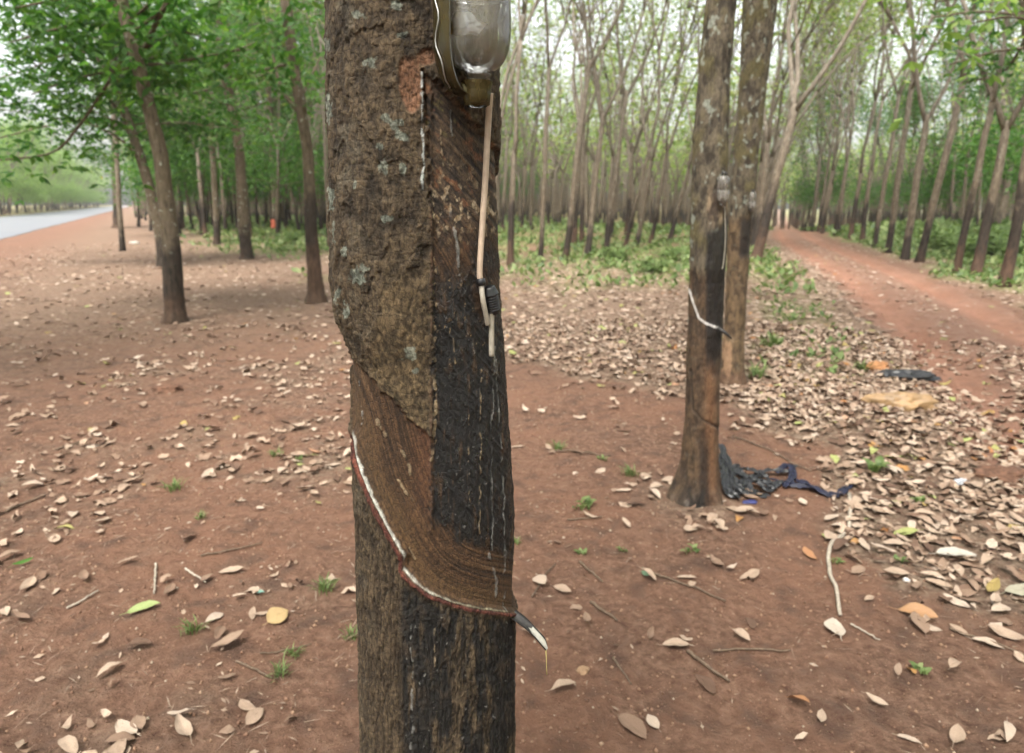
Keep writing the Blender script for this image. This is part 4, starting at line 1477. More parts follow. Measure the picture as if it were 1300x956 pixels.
def build_litter():
    area = lambda r0, r1: R(84) / 2 * (r1 ** 2 - r0 ** 2)
    DM = 640
    x, y = scatter(int(area(1.1, 9) * DM), 1.1, 9, litter_density, DM, 5)
    ok = tree_clear(x, y)
    x, y = x[ok], y[ok]
    n = len(x)
    P, D, N, L, W, cu, fo, wa, tint = leaf_params(n, 6, x, y)
    # single leaves: those that show largest
    px, py = project(P)
    size = L * F / np.linalg.norm(P - CAM, axis=1)
    inf = (px > 5) & (px < 1295) & (py > 300) & (py < 950)
    rank = np.argsort(-np.where(inf, size, 0))[:285]
    single = np.zeros(n, bool)
    single[rank] = True
    k = ~single
    V, Q, T = leaves_hi(P[k], D[k], N[k], L[k], W[k], cu[k], fo[k], wa[k])
    tt = np.repeat(tint[k], 11)
    # middle distance: lighter leaves
    x2, y2 = scatter(int(area(9, 30) * 140), 9, 30, lambda a, b: litter_density(a, b) * 0.36 + 14 * ss(0.5, -1.5, a) * ss(-1, -3, road_d(a, b)), 140, 8)
    m = len(x2)
    P2, D2, N2, L2, W2, _, _, _, t2 = leaf_params(m, 9, x2, y2)
    V2, Q2 = leaves_lo(P2, D2, N2, L2 * 1.25, W2 * 1.35)
    x3, y3 = scatter(int(area(1.1, 16) * 330), 1.1, 16, lambda a, b: (26 + 1.1 * litter_density(a, b) + 55 * ss(0, -1.5, a)) * (1 - 0.55 * ss(6, 12, np.hypot(a, b))), 330, 18)
    P3, D3, N3, L3, W3, _, _, _, t3 = leaf_params(len(x3), 19, x3, y3)
    P3[:, 2] -= 0.006
    f3 = np.random.RandomState(20).uniform(0.1, 0.42, len(x3))
    V3, Q3 = leaves_lo(P3, D3, N3, L3 * f3, W3 * f3 * np.random.RandomState(21).uniform(0.2, 1.1, len(x3)))
    t3 = np.clip(t3 * 0.9, 0, 0.94)
    x4, y4 = scatter(int(area(1.1, 6.5) * 260), 1.1, 6.5, lambda a, b: 34 + 210 * ss(0.0, 0.45, fbm(a * 1.1, b * 1.1, oct=3, s=31) + 0.25) * ss(0.2, -0.6, a) + 0.35 * litter_density(a, b), 260, 28)
    P4, D4, N4, L4, W4, _, _, _, t4 = leaf_params(len(x4), 29, x4, y4)
    P4[:, 2] -= 0.006
    V4, Q4 = leaves_lo(P4, D4, N4, L4 * 0.75, 0.0016 + 0.0016 * t4)
    V3, Q3, t3 = np.concatenate([V3, V4]), np.concatenate([Q3, Q4 + len(V3)]), np.concatenate([t3, t4 * 0.9])
    me = mesh_np('leaf_litter', np.concatenate([V, V2, V3]), np.concatenate([Q, Q2 + len(V), Q3 + len(V) + len(V2)]), T, True, [M['litter']], {'tint': np.concatenate([tt, np.repeat(t2, 4), np.repeat(t3, 4)])})
    o = link('leaf_litter', me)
    tag(o, 'drifts of dry tan and brown rubber leaves over the soil', 'leaf litter', None, 'stuff')
    print('litter', n, m)
    # the singles share a handful of leaf shapes
    shapes = []
    rs = np.random.RandomState(15)
    for i in range(9):
        one = np.ones(1)
        c_, f_, w_ = rs.normal(0.15, 0.35), rs.uniform(0, 0.8), rs.normal(0, 0.5)
        # finer blade for close view
        nr, ncol = 13, 7
        t = np.linspace(0, 1, nr)[:, None]
        s = np.linspace(-1, 1, ncol)[None]
        hw = 0.5 * rs.uniform(0.36, 0.6) * np.clip(np.sin(math.pi * t ** rs.uniform(0.8, 1.15)), 0, 1) ** 0.8 + 0.004
        jag = 1 + 0.10 * fbm(t * 9 + s * 0, s * 2 + i, oct=2, s=i)
        X = t - 0.5 + 0 * s
        Yy = s * hw * jag + 0.06 * rs.normal() * np.sin(t * 3)
        Zz = c_ * (t - 0.5) ** 2 * 1.4 + f_ * np.abs(s) * hw * 0.75 + 0.05 * fbm(t * 4 + s * 0, s * 1.5, oct=2, s=40 + i)
        Zz = Zz - Zz.min()
        Vv = np.stack([X, Yy, Zz], -1).reshape(-1, 3)
        Tb = tube(np.array([[-0.72, 0.02 * rs.normal(), 0.02], [-0.6, 0, 0.01], [-0.5, 0, Zz[0, 3]], [0, Yy[6, 3], Zz[6, 3] - 0.004], [0.45, Yy[-2, 3], Zz[-2, 3] - 0.004]]), [0.008, 0.008, 0.009, 0.007, 0.003], 5)
        mb = MB()
        mb.add(Vv, grid_quads(nr, ncol))
        mb.add(*Tb)
        shapes.append(mb.mesh('dry_leaf', M['dry'], True))
    for j, i in enumerate(rank):
        o = link('dry_leaf', shapes[j % 9])
        side = 'left of' if P[i, 0] < cxb else 'right of'
        tag(o, 'curled tan dry leaf lying loose on the red soil around the tapped trees', 'leaf', 'single dry leaves on the bare soil')
        o.location = (P[i, 0], P[i, 1], P[i, 2] - 0.004)
        o.rotation_euler = (float(N[i, 0]) * 0.8, float(D[i, 2]) * 0.8, float(math.atan2(D[i, 1], D[i, 0])))
        o.scale = (L[i],) * 3
    return shapes


SHAPES = build_litter()


def special_leaf(px, py, length, rz, col, label, width=1.0, rx=0.1, shape=0, rough=0.6):
    g = ground_at(px, py)
    me = SHAPES[shape].copy()
    me.materials.clear()
    col = tuple(v * 0.58 for v in col)
    me.materials.append(mat_simple('leaf_blade', col, rough, 0.2, 60, 0.3))
    o = link('fallen_leaf', me)
    o.location = (g[0], g[1], g[2] + 0.012)
    o.rotation_euler = (rx, -0.05, rz)
    o.scale = (length, length * width, length)
    tag(o, label, 'leaf')
    return o


special_leaf(353, 787, 0.085, 0.9, (0.52, 0.36, 0.17), 'smooth yellow-tan oval leaf on bare soil left of the foreground trunk', 1.5, 0.35, 1)
special_leaf(183, 776, 0.11, 0.5, (0.36, 0.42, 0.16), 'pale yellow-green fallen leaf among tan leaves', 1.1, 0.2, 2)
special_leaf(30, 718, 0.075, 0.7, (0.10, 0.24, 0.035), 'fresh green curled leaf near the photo\'s left edge', 0.6, 0.5, 3)
special_leaf(821, 732, 0.05, -0.7, (0.30, 0.46, 0.27), 'small mint-green leaf beside a thin twig', 1.2, 0.2, 4)
special_leaf(331, 756, 0.03, 0.2, (0.22, 0.40, 0.32), 'tiny blue-green leaf scrap on the bare soil', 1.3, 0.2, 5)
special_leaf(1061, 801, 0.10, 1.4, (0.60, 0.50, 0.40), 'round pale leaf at the lower end of the grey root', 1.9, 0.15, 6)
special_leaf(1165, 783, 0.13, -0.5, (0.46, 0.25, 0.12), 'crumpled orange-brown leaf with a withered stalk', 1.1, 0.3, 7)
special_leaf(1085, 690, 0.05, 0.3, (0.50, 0.27, 0.10), 'small orange leaf beside the bend of the grey root', 1.3, 0.4, 8)
special_leaf(1290, 750, 0.14, 0.4, (0.44, 0.40, 0.29), 'large grey-green fading leaf at the edge of the leaf drift', 1.0, 0.1, 0)
special_leaf(1213, 708, 0.16, -0.2, (0.58, 0.52, 0.44), 'long pale leaf lying on top of the thick leaf drift', 0.7, 0.1, 1)


def tuft_mesh(seed, n, h, leafy):
    rs = np.random.RandomState(seed)
    az = rs.uniform(0, 2 * math.pi, n)
    out = rs.uniform(0.3, 1.2, n) if not leafy else rs.uniform(0.8, 2.2, n)
    D = norm(np.stack([np.cos(az) * out, np.sin(az) * out, np.ones(n)], 1))
    P = np.stack([rs.normal(0, 0.012, n), rs.normal(0, 0.012, n), np.zeros(n)], 1)
    L = h * rs.uniform(0.5, 1.2, n)
    if leafy:
        P[:, 2] = rs.uniform(0, h * 0.5, n)
    N = norm(np.cross(D, np.stack([-np.sin(az), np.cos(az), 0 * az], 1)))
    N = np.where(N[:, 2:] < 0, -N, N)
    V, Q, T = leaves_hi(P + D * (L * 0.5)[:, None], D, N, L, L * (0.5 if leafy else 0.07) + 0.0012, np.full(n, -0.5), np.full(n, 0.4), np.zeros(n))
    return mesh_np('grass_tuft', V, Q, T, True, [M['weed']], {'tint': np.repeat(rs.uniform(0.05, 0.8, n), 11)})


TUFTS = [tuft_mesh(i, 38, 0.06, False) for i in range(3)]
WEEDS = [tuft_mesh(10 + i, 11, 0.045, True) for i in range(3)]
tufts = [(245, 803, 1.0, 'grass tuft beside scattered tan leaves, the largest left of the foreground trunk'), (412, 750, 1.0, 'grass tuft nearest the left flank of the foreground trunk'), (372, 832, 0.7, 'small grass tuft in front of the oval yellow-tan leaf'),
         (355, 858, 0.8, 'low grass tuft closest to the camera'), (445, 810, 0.7, 'grass tuft touching the lower left bark of the foreground trunk'), (352, 579, 1.0, 'tuft on open soil halfway up to the leaning tree'),
         (380, 586, 0.8, 'twin tuft right of another on the open soil'), (222, 622, 1.2, 'grass tuft within the leaf drift on open soil'), (254, 658, 0.7, 'tiny round grass tuft below the leaf drift'), (800, 604, 1.2, 'wide grass tuft left of the black striped tree'), (708, 571, 1.1, 'grass tuft by a fallen twig right of the foreground trunk'),
         (1095, 470, 2.0, 'tall grass tuft beside the dark torn bag'), (960, 480, 2.6, 'tall grass tuft right against the mossy tapped tree'), (978, 440, 2.6, 'tall grass clump further back beside the mossy tapped tree'), (655, 690, 0.6, 'grass sprout at the right flank of the foreground trunk')]
for i, (px, py, s, lab) in enumerate(tufts):
    g = ground_at(px, py)
    o = link('grass_tuft', TUFTS[i % 3])
    o.location = (g[0], g[1], g[2] - 0.002)
    o.scale = (s * 1.1, s * 1.1, s)
    o.rotation_euler = (0, 0, i * 1.3)
    tag(o, lab, 'grass tuft', 'grass tufts on the bare soil')
weeds = [(740, 646, 1.3, 'star-shaped seedling on bare soil between the two trunks'), (1110, 603, 2.0, 'leafy green weed growing at the edge of the leaf drift'), (737, 705, 0.7, 'pair of seedling leaves near a curled leaf'), (878, 702, 0.8, 'rounded seedling right of centre on bare soil'), (1168, 640, 1.0, 'small weed half hidden by dry leaves'),
         (790, 700, 0.6, 'tiny seedling near the white curled leaf'), (1060, 715, 0.6, 'tiny weed beside the grey root'), (1140, 715, 0.7, 'small weed in front of the leaf drift'), (1165, 855, 0.8, 'green weed near the lower right corner'), (765, 585, 0.7, 'seedling left of the wide grass tuft')]
for i, (px, py, s, lab) in enumerate(weeds):
    g = ground_at(px, py)
    o = link('seedling', WEEDS[i % 3])
    o.location = (g[0], g[1], g[2])
    o.scale = (s, s, s)
    o.rotation_euler = (0, 0, i * 0.9)
    tag(o, lab, 'seedling', 'seedlings on the bare soil')


def build_cover():
    area = lambda r0, r1: R(84) / 2 * (r1 ** 2 - r0 ** 2)
    Vs, Qs, Ts, n = [], [], [], 0
    for (r0, r1, dm, hh, seed) in ((4, 12, 60, (0.05, 0.13), 21), (12, 30, 26, (0.10, 0.24), 22), (30, 75, 7, (0.2, 0.42), 23)):
        x, y = scatter(int(area(r0, r1) * dm), r0, r1, lambda a, b: grass_density(a, b) * dm * 0.62, dm, seed)
        rs = np.random.RandomState(seed + 5)
        m = len(x)
        rep = 4
        x, y = np.repeat(x, rep), np.repeat(y, rep)
        q, p = qp(x, y)
        lush = 1 + 0.9 * ss(4.8, 7, q)
        x = x + rs.normal(0, hh[0] * 0.7, m * rep)
        y = y + rs.normal(0, hh[0] * 0.7, m * rep)
        az = rs.uniform(0, 6.28, m * rep)
        o = rs.uniform(0.4, 1.8, m * rep)
        D = norm(np.stack([np.cos(az) * o, np.sin(az) * o, np.ones(m * rep)], 1))
        N = norm(np.stack([rs.normal(0, .4, m * rep), rs.normal(0, .4, m * rep), np.ones(m * rep)], 1))
        L = rs.uniform(*hh, m * rep) * lush
        V, Q = leaves_lo(np.stack([x, y, gh(x, y) + rs.uniform(0, hh[0], m * rep) * lush], 1), D, N, L, L * rs.uniform(0.3, 0.55, m * rep))
        Vs.append(V)
        Qs.append(Q + n)
        Ts.append(np.repeat(np.clip(rs.uniform(0, 1, m * rep) * 0.8 + 0.2 * fbm(x, y, oct=2, s=4), 0, 1), 4))
        n += len(V)
    me = mesh_np('ground_cover', np.concatenate(Vs), np.concatenate(Qs), None, True, [M['weed']], {'tint': np.concatenate(Ts)})
    tag(link('ground_cover', me), 'low green weeds covering the ground between the tree rows', 'ground cover', None, 'stuff')


build_cover()

# bushes: leafy shrubs right of the path and in the rows
def bush_mesh(seed, n, r, h):
    rs = np.random.RandomState(seed)
    A = np.stack([rs.normal(0, r * 0.5, 16), rs.normal(0, r * 0.5, 16), rs.uniform(0.15 * h, h * 0.85, 16)], 1)
    V, Q, t = leaf_cloud(A, n, 0.16, (0.09, 0.17), seed, 0.8, 0.1)
    V[:, 2] = np.abs(V[:, 2])
    mb = MB()
    for k in range(7):
        mb.tube(np.array([[rs.normal(0, .05), rs.normal(0, .05), -0.05], A[k] * 0.6, A[k]]), [0.008, 0.006, 0.004], 5)
    return mesh_np('foliage', V, Q, None, True, [M['weed']], {'tint': t * 0.7}), mb.mesh('stem', M['bark'])


BUSH = [bush_mesh(300 + i, 900, 0.5, 0.6) for i in range(3)]
bp = []
bush_px = [(1195, 322, 1.2, 'broad bush between leaning trunks beyond the red path'), (1255, 330, 1.4, 'bush behind the rightmost trunks beyond the red path'), (1290, 318, 1.2, 'bush at the right edge of the view'), (1150, 305, 1.1, 'bush in the first row beyond the red path, farthest from the camera'), (1225, 308, 1.0, 'pale bush deeper in the rows beyond the red path'),
           (830, 345, 0.8, 'low dark-green bush left of the black striped tree'), (780, 330, 0.9, 'light green bush on the weedy strip behind the leaf drift'), (855, 330, 0.9, 'low bush closest to the black striped trunk'), (365, 310, 1.1, 'bush at the foot of the tree with red paint'), (335, 300, 0.9, 'small bush left of the tree with red paint')]
for i, (px, py, s, lab) in enumerate(bush_px):
    g = ground_at(px, py)
    if i < 3:
        o = empty('bush', tuple(g), lab, 'bush', 'bushes among the tree rows')
        link('foliage', BUSH[i][0], o)
        link('stem', BUSH[i][1], o)
        bp.append(o)
    else:
        o = copy_tree(bp[i % 3])
        tag(o, lab)
        o.location = tuple(g)
    o.scale = (s, s, s * (0.6 if px < 900 else 1.0))
    o.rotation_euler = (0, 0, i * 1.1)

# crumbs of soil and stones
def build_gravel():
    rs = np.random.RandomState(88)
    n = 24000
    a = np.radians(rs.uniform(-42, 42, n))
    r = np.sqrt(rs.uniform(1.1 ** 2, 5.5 ** 2, n))
    x, y = r * np.sin(a), r * np.cos(a)
    s = 0.0016 + 0.0075 * rs.rand(n) ** 5
    base = np.array([[1, 0, 0], [0, 1, 0], [-1, 0, 0], [0, -1, 0], [0, 0, 1], [0, 0, -0.6]], float)
    tri = np.array([[0, 1, 4], [1, 2, 4], [2, 3, 4], [3, 0, 4], [1, 0, 5], [2, 1, 5], [3, 2, 5], [0, 3, 5]])
    V = base[None] * (s[:, None, None] * rs.uniform(0.6, 1.3, (n, 6, 1)))
    c, sn = np.cos(a * 40), np.sin(a * 40)
    V = np.stack([V[..., 0] * c[:, None] - V[..., 1] * sn[:, None], V[..., 0] * sn[:, None] + V[..., 1] * c[:, None], V[..., 2]], -1)
    V = V + np.stack([x, y, gh(x, y) + 0.001], 1)[:, None]
    T = (tri[None] + (np.arange(n) * 6)[:, None, None]).reshape(-1, 3)
    m = mat_leaf('soil_crumb', [(0, (0.10, 0.05, 0.03)), (0.5, (0.22, 0.12, 0.075)), (0.9, (0.26, 0.16, 0.10)), (1, (0.34, 0.27, 0.20))], 0.0)
    me = mesh_np('gravel', V.reshape(-1, 3), None, T, True, [m], {'tint': np.repeat(rs.rand(n), 6)})
    tag(link('gravel', me), 'soil crumbs and tiny stones strewn over the red soil', 'gravel', None, 'stuff')


build_gravel()

# ------------------------------------------------------------------ twigs and the grey root
M['twig'] = mat_simple('twig_bark', (0.11, 0.075, 0.05), 0.8, 0.4, 80)
M['root'] = mat_simple('grey_root_bark', (0.30, 0.255, 0.20), 0.8, 0.3, 60)


def ground_stick(pix, wpx, name, label, mat, group=None, seed=0, lift=0.004):
    P = np.array([ground_at(x_, y_) for x_, y_ in pix])
    dep = np.mean((P - CAM) @ FW)
    S = spline(P, 26) if len(P) > 2 else np.linspace(P[0], P[1], 26)
    rs = np.random.RandomState(seed)
    S[:, 0] += 0.004 * fbm(np.arange(26) * 0.3, np.zeros(26), oct=2, s=seed)
    S[:, 2] = gh(S[:, 0], S[:, 1]) + lift + wpx * dep / F / 2 * 0.6 + 0.003 * (1 + fbm(np.arange(26) * 0.25, np.zeros(26), oct=2, s=seed + 1))
    r = wpx * dep / F / 2 * (1 - 0.35 * np.linspace(0, 1, 26)) * (1 + 0.15 * fbm(np.arange(26) * 0.8, np.zeros(26), oct=2, s=seed + 2))
    c = S[0].copy()
    mb = MB()
    mb.tube(S - c, r, 8, True, 0.12, seed)
    o = link(name, mb.mesh(name, mat), None, tuple(c))
    tag(o, label, 'twig' if name == 'twig' else 'root', group)
    return o


GT = 'twigs on the bare soil'
for i, (pix, w, lab) in enumerate([
    ([(815, 723), (860, 741), (921, 766)], 3.0, 'thin straight twig reaching down from the mint-green leaf'), ([(873, 830), (898, 849), (926, 868)], 5.0, 'thick dark twig pointing to the lower edge below the long thin twig'), ([(905, 829), (950, 827), (1003, 829)], 3.0, 'long thin twig lying level across the bare soil'),
    ([(736, 715), (750, 728), (765, 741)], 3.2, 'short twig left of a folded leaf'), ([(750, 767), (765, 778), (783, 791)], 4.0, 'short thick twig near the spout\'s leaf pile'), ([(720, 662), (745, 660), (765, 658)], 2.0, 'dark twig under the star-shaped seedling'),
    ([(8, 652), (30, 642), (58, 631)], 4.0, 'dark twig at the left edge of the view'), ([(255, 708), (295, 700), (333, 691)], 2.4, 'twig just above the bare patch left of the foreground trunk'), ([(198, 718), (197, 738), (196, 756)], 3.0, 'pale straw stalk beside broad tan leaves'), ([(236, 724), (248, 733), (261, 742)], 3.0, 'short grey twig right of the pale stalk'),
    ([(300, 842), (322, 852), (347, 864)], 3.4, 'dark twig beside the small grass tuft'), ([(70, 573), (95, 565), (116, 558)], 2.4, 'thin dark twig far left on red soil'), ([(85, 775), (105, 765), (125, 752)], 3.0, 'pale twig among broad leaves at far left'), ([(330, 832), (360, 828), (395, 820)], 2.0, 'thin twig under the oval yellow-tan leaf'),
    ([(930, 555), (975, 572), (1030, 600)], 2.2, 'long twig running towards the black plastic'), ([(700, 575), (735, 576), (775, 580)], 2.4, 'twig lying by the grass tuft right of the foreground trunk'), ([(1080, 795), (1100, 806), (1116, 815)], 2.6, 'twig right of the round pale leaf'), ([(1205, 800), (1240, 812), (1290, 830)], 3.5, 'dark twig in the lower right leaf drift'),
    ([(675, 760), (690, 735), (705, 718)], 2.0, 'bent stalk rising from the leaves behind the spout'), ([(778, 838), (790, 855), (801, 872)], 3.0, 'brown stalk below the folded leaves')]):
    ground_stick(pix, w, 'twig', lab, M['root'] if 'pale' in lab or 'grey' in lab else M['twig'], GT, 700 + i)
ground_stick([(1078, 630), (1079, 655), (1075, 678), (1058, 690), (1052, 705), (1053, 730), (1061, 752), (1066, 784)], 6.0, 'root', 'grey curved root crossing bare soil from the black plastic to a pale leaf', M['root'], None, 801)

# ------------------------------------------------------------------ things hung on the foreground tree
def plastic(name, tint, rough=0.08, dirt=0.25, dirtcol=(0.3, 0.24, 0.16), scale=40):
    m, nt, out = newmat(name)
    k = NT(nt)
    c = obj_coord(k)
    tr = k.n('ShaderNodeBsdfTransparent')
    tr.inputs[0].default_value = (*tint, 1)
    gl = k.n('ShaderNodeBsdfGlossy')
    gl.inputs['Roughness'].default_value = rough
    gl.inputs['Color'].default_value = (0.9, 0.92, 0.95, 1)
    bn = k.bump(k.noise(c, 60, 3), 0.12, 0.004)
    k.l(bn, gl.inputs['Normal'])
    fr = k.n('ShaderNodeFresnel')
    fr.inputs[0].default_value = 1.5
    k.l(bn, fr.inputs['Normal'])
    mx = k.n('ShaderNodeMixShader')
    k.l(k.math('ADD', fr.outputs[0], 0.03), mx.inputs[0])
    k.l(tr.outputs[0], mx.inputs[1])
    k.l(gl.outputs[0], mx.inputs[2])
    df = k.n('ShaderNodeBsdfDiffuse')
    df.inputs[0].default_value = (*dirtcol, 1)
    mx2 = k.n('ShaderNodeMixShader')
    f = k.ramp(k.noise(k.mapping(c, (1, 1, 0.35)), scale, 5, 0.65), [(0.38, dirt * 0.25), (0.68, dirt)])
    k.l(f, mx2.inputs[0])
    k.l(mx.outputs[0], mx2.inputs[1])
    k.l(df.outputs[0], mx2.inputs[2])
    k.l(mx2.outputs[0], out.inputs['Surface'])
    return m


M['pet'] = plastic('clear_plastic', (0.90, 0.89, 0.85), 0.14, 0.42, (0.30, 0.265, 0.21))
M['olive'] = plastic('stained_plastic', (0.60, 0.48, 0.22), 0.2, 0.92, (0.070, 0.052, 0.020), 25)
M['blackp'] = mat_simple('black_plastic', (0.014, 0.014, 0.015), 0.35, 0.4, 90, 0.3, 0.5)
M['tube'] = mat_simple('aged_tube', (0.42, 0.315, 0.235), 0.4, 0.2, 50, 0.2, 0.4)
M['tube2'] = mat_simple('milky_tube', (0.36, 0.32, 0.26), 0.3, 0.15, 60, 0.2, 0.5)
M['wire'] = mat_simple('dull_wire', (0.45, 0.44, 0.42), 0.4, 0.2, 90, 0.1, 0.5, 0.8)
M['metal'] = mat_simple('dark_tin', (0.030, 0.026, 0.024), 0.5, 0.7, 120, 0.6, 0.5, 0.3)
M['latex'] = mat_simple('dried_latex', (0.36, 0.34, 0.29), 0.45, 0.45, 60, 0.2, 0.5)
M['film'] = mat_simple('white_film', (0.66, 0.68, 0.74), 0.3, 0.2, 40, 0.3, 0.5)


def on_trunk(px, py, out=0.0):
    return MT.find(px, py, out)


def hang_bottle():
    # bottle hung upside down: axis stands just off the bark
    c = on_trunk(605, 60, 0.048)
    r = 0.0415
    zc = float(on_plane(611, 72, c[1])[2])       # shoulder
    prof = [(0.008, 0.0), (0.0125, 0.0), (0.0125, 0.016), (0.0165, 0.018), (0.0165, 0.020), (0.0130, 0.022)]
    for t in np.linspace(0, 1, 16):
        prof.append((0.0130 + (r - 0.0130) * math.sin(t * math.pi / 2) ** 0.8, 0.024 + 0.044 * (1 - math.cos(t * math.pi / 2))))
    for zz in np.linspace(0.072, 0.25, 90):
        g_ = 0.0018 * math.exp(-((zz - 0.112) / 0.0022) ** 2) + 0.0015 * math.exp(-((zz - 0.165) / 0.0025) ** 2) + 0.0015 * math.exp(-((zz - 0.21) / 0.0025) ** 2)
        prof.append((r - g_, zz))
    for t in np.linspace(0, 1, 8)[1:]:
        prof.append((r * math.cos(t * math.pi / 2 * 0.85), 0.25 + 0.02 * math.sin(t * math.pi / 2)))
    z0 = zc - 0.040
    root = empty('plastic_bottle', (c[0], c[1], z0), 'clear upturned plastic bottle tied to the foreground trunk above the tapping panel', 'bottle')
    V, Q, _ = lathe(prof, 56)
    th = np.arctan2(V[:, 1], V[:, 0])
    V[:, :2] *= (1 + 0.07 * fbm(np.cos(th) * 1.2, np.sin(th) * 1.2, V[:, 2] * 16, oct=2, s=5) * ss(0.05, 0.09, V[:, 2]))[:, None]
    body = link('body', mesh_np('body', V, Q, None, True, [M['pet']]), root)
    root.rotation_euler = (R(-2), R(1), 0)
    # film crumpled inside
    u, v = np.meshgrid(np.linspace(-1, 1, 16), np.linspace(-1, 1, 12), indexing='ij')
    w = fbm(u * 1.6, v * 1.6, oct=3, s=15)
    F_ = np.stack([-0.012 + 0.019 * u + 0.006 * v, -0.027 + 0.007 * w + 0.005 * u * u, 0.070 - 0.004 * u + 0.011 * v * (1 - 0.4 * u) + 0.006 * w], -1).reshape(-1, 3)
    link('inner_film', mesh_np('inner_film', F_, grid_quads(16, 12), None, True, [M['film']]), root)
    # dark plug at the mouth
    mb = MB()
    mb.add(*lathe([(0.0, -0.012), (0.0105, -0.012), (0.0125, -0.009), (0.0125, 0.004), (0.0115, 0.008), (0.0, 0.008)], 28))
    link('stopper', mb.mesh('stopper', mat_simple('olive_stopper', (0.050, 0.038, 0.016), 0.5, 0.5, 80, 0.3)), root)
    return root, c, z0


bottle, BC, BZ = hang_bottle()


def holder():
    """old cut bottle, stained olive, cupping the clear one from the left"""
    root = empty('bottle_holder', (BC[0], BC[1], BZ), 'olive stained cut plastic shell cupping the left side of the hanging bottle', 'holder')
    prof = [(0.0150, -0.016), (0.0165, -0.013), (0.0165, -0.008)]
    for t in np.linspace(0, 1, 16):
        prof.append((0.0170 + (0.0510 - 0.0170) * math.sin(t * math.pi / 2) ** 0.9, -0.006 + 0.060 * (1 - math.cos(t * math.pi / 2))))
    for zz in np.linspace(0.058, 0.26, 40):
        prof.append((0.0510, zz))
    V, Q, _ = lathe(prof, 44, R(130), R(236))
    V2 = V * np.array([1.045, 1.045, 1.0])
    n = len(V)
    nr, nc = len(prof), 44
    e1 = np.arange(nr - 1) * nc
    e2 = e1 + nc - 1
    side = np.concatenate([np.stack([e1, e1 + nc, e1 + nc + n, e1 + n], 1), np.stack([e2, e2 + n, e2 + nc + n, e2 + nc], 1)])
    me = mesh_np('shell', np.concatenate([V, V2]), np.concatenate([Q[:, ::-1], Q + n, side]), None, True, [M['olive']])
    link('shell', me, root)
    root.rotation_euler = (R(-2), R(0), 0)
    mb = MB()
    mb.add(*lathe([(0.0128, -0.019), (0.0160, -0.017), (0.0172, -0.004), (0.0180, 0.004), (0.0205, 0.010)], 30))
    link('collar', mb.mesh('collar', M['olive']), root)
    # wire stitched down the shell
    W = []
    for i, z in enumerate(np.linspace(0.25, 0.0, 34)):
        rr_ = np.interp(z, [q_[1] for q_ in prof], [q_[0] for q_ in prof]) * 1.045 + 0.002
        a = R(214 + 5 * math.sin(i * 0.9))
        W.append([rr_ * math.cos(a), rr_ * math.sin(a), z])
    mb = MB()
    mb.tube(np.array(W), 0.0009, 6)
    link('wire', mb.mesh('wire', M['wire']), root)


holder()


def trunk_path(pix, outs):
    return np.array([on_trunk(x_, y_, o_) for (x_, y_), o_ in zip(pix, outs)])


# long tube from the bottle's mouth down to the ring
L = spline(trunk_path([(622, 118), (621, 135), (619, 170), (616, 230), (612, 290), (609, 345), (611, 360), (613, 380), (617, 400), (619, 412)], [0.02, 0.017, 0.012, 0.009, 0.008, 0.007, 0.008, 0.011, 0.009, 0.006]), 70)
tb = empty('latex_tube', tuple(L[-1]), 'long beige tube hanging from the bottle mouth down the black stained panel', 'tube')
mb = MB()
mb.tube(L[:48] - L[-1], np.linspace(0.0045, 0.0040, 48), 14)
link('hose', mb.mesh('hose', M['tube']), tb)
mb = MB()
mb.tube(L[47:] - L[-1], np.linspace(0.0038, 0.0036, 23), 14)
link('clear_end', mb.mesh('clear_end', M['tube2']), tb)
mb = MB()
i0 = 45
dd = L[i0 + 1] - L[i0]
dd /= np.linalg.norm(dd)
mb.tube(np.array([L[i0] - dd * 0.005, L[i0] - dd * 0.004, L[i0] + dd * 0.004, L[i0] + dd * 0.005]) - L[-1], [0.0050, 0.0064, 0.0064, 0.0050], 18)
link('ring', mb.mesh('ring', M['blackp']), tb)

# ribbed black cap pressed into the bark, with its own short tube
cc = on_trunk(624, 381, 0.010)
up_ = on_trunk(621, 371, 0.011) - on_trunk(625, 391, 0.011)
up_ /= np.linalg.norm(up_)
cp = empty('injection_cap', tuple(cc), 'ribbed black cap pressed against the bark beside the end of the beige tube', 'cap')
pts, rad = [], []
for i in range(34):
    t = i / 33
    z = 0.020 - 0.040 * t
    r = 0.0105 + 0.0008 * math.sin(i * 2.1) * (t > 0.25)
    if t < 0.3:
        r = 0.0085 + 0.004 * (t / 0.3)
    if t > 0.92:
        r = 0.0085
    pts.append(up_ * z)
    rad.append(r)
mb = MB()
mb.tube(np.array(pts), rad, 28)
link('cap_body', mb.mesh('cap_body', M['blackp']), cp)
L2 = spline(trunk_path([(624, 390), (624, 405), (624, 425), (624, 452)], [0.012, 0.009, 0.007, 0.005]), 24)
mb = MB()
mb.tube(L2 - cc, 0.0040, 12)
link('short_tube', mb.mesh('short_tube', M['tube2']), cp)


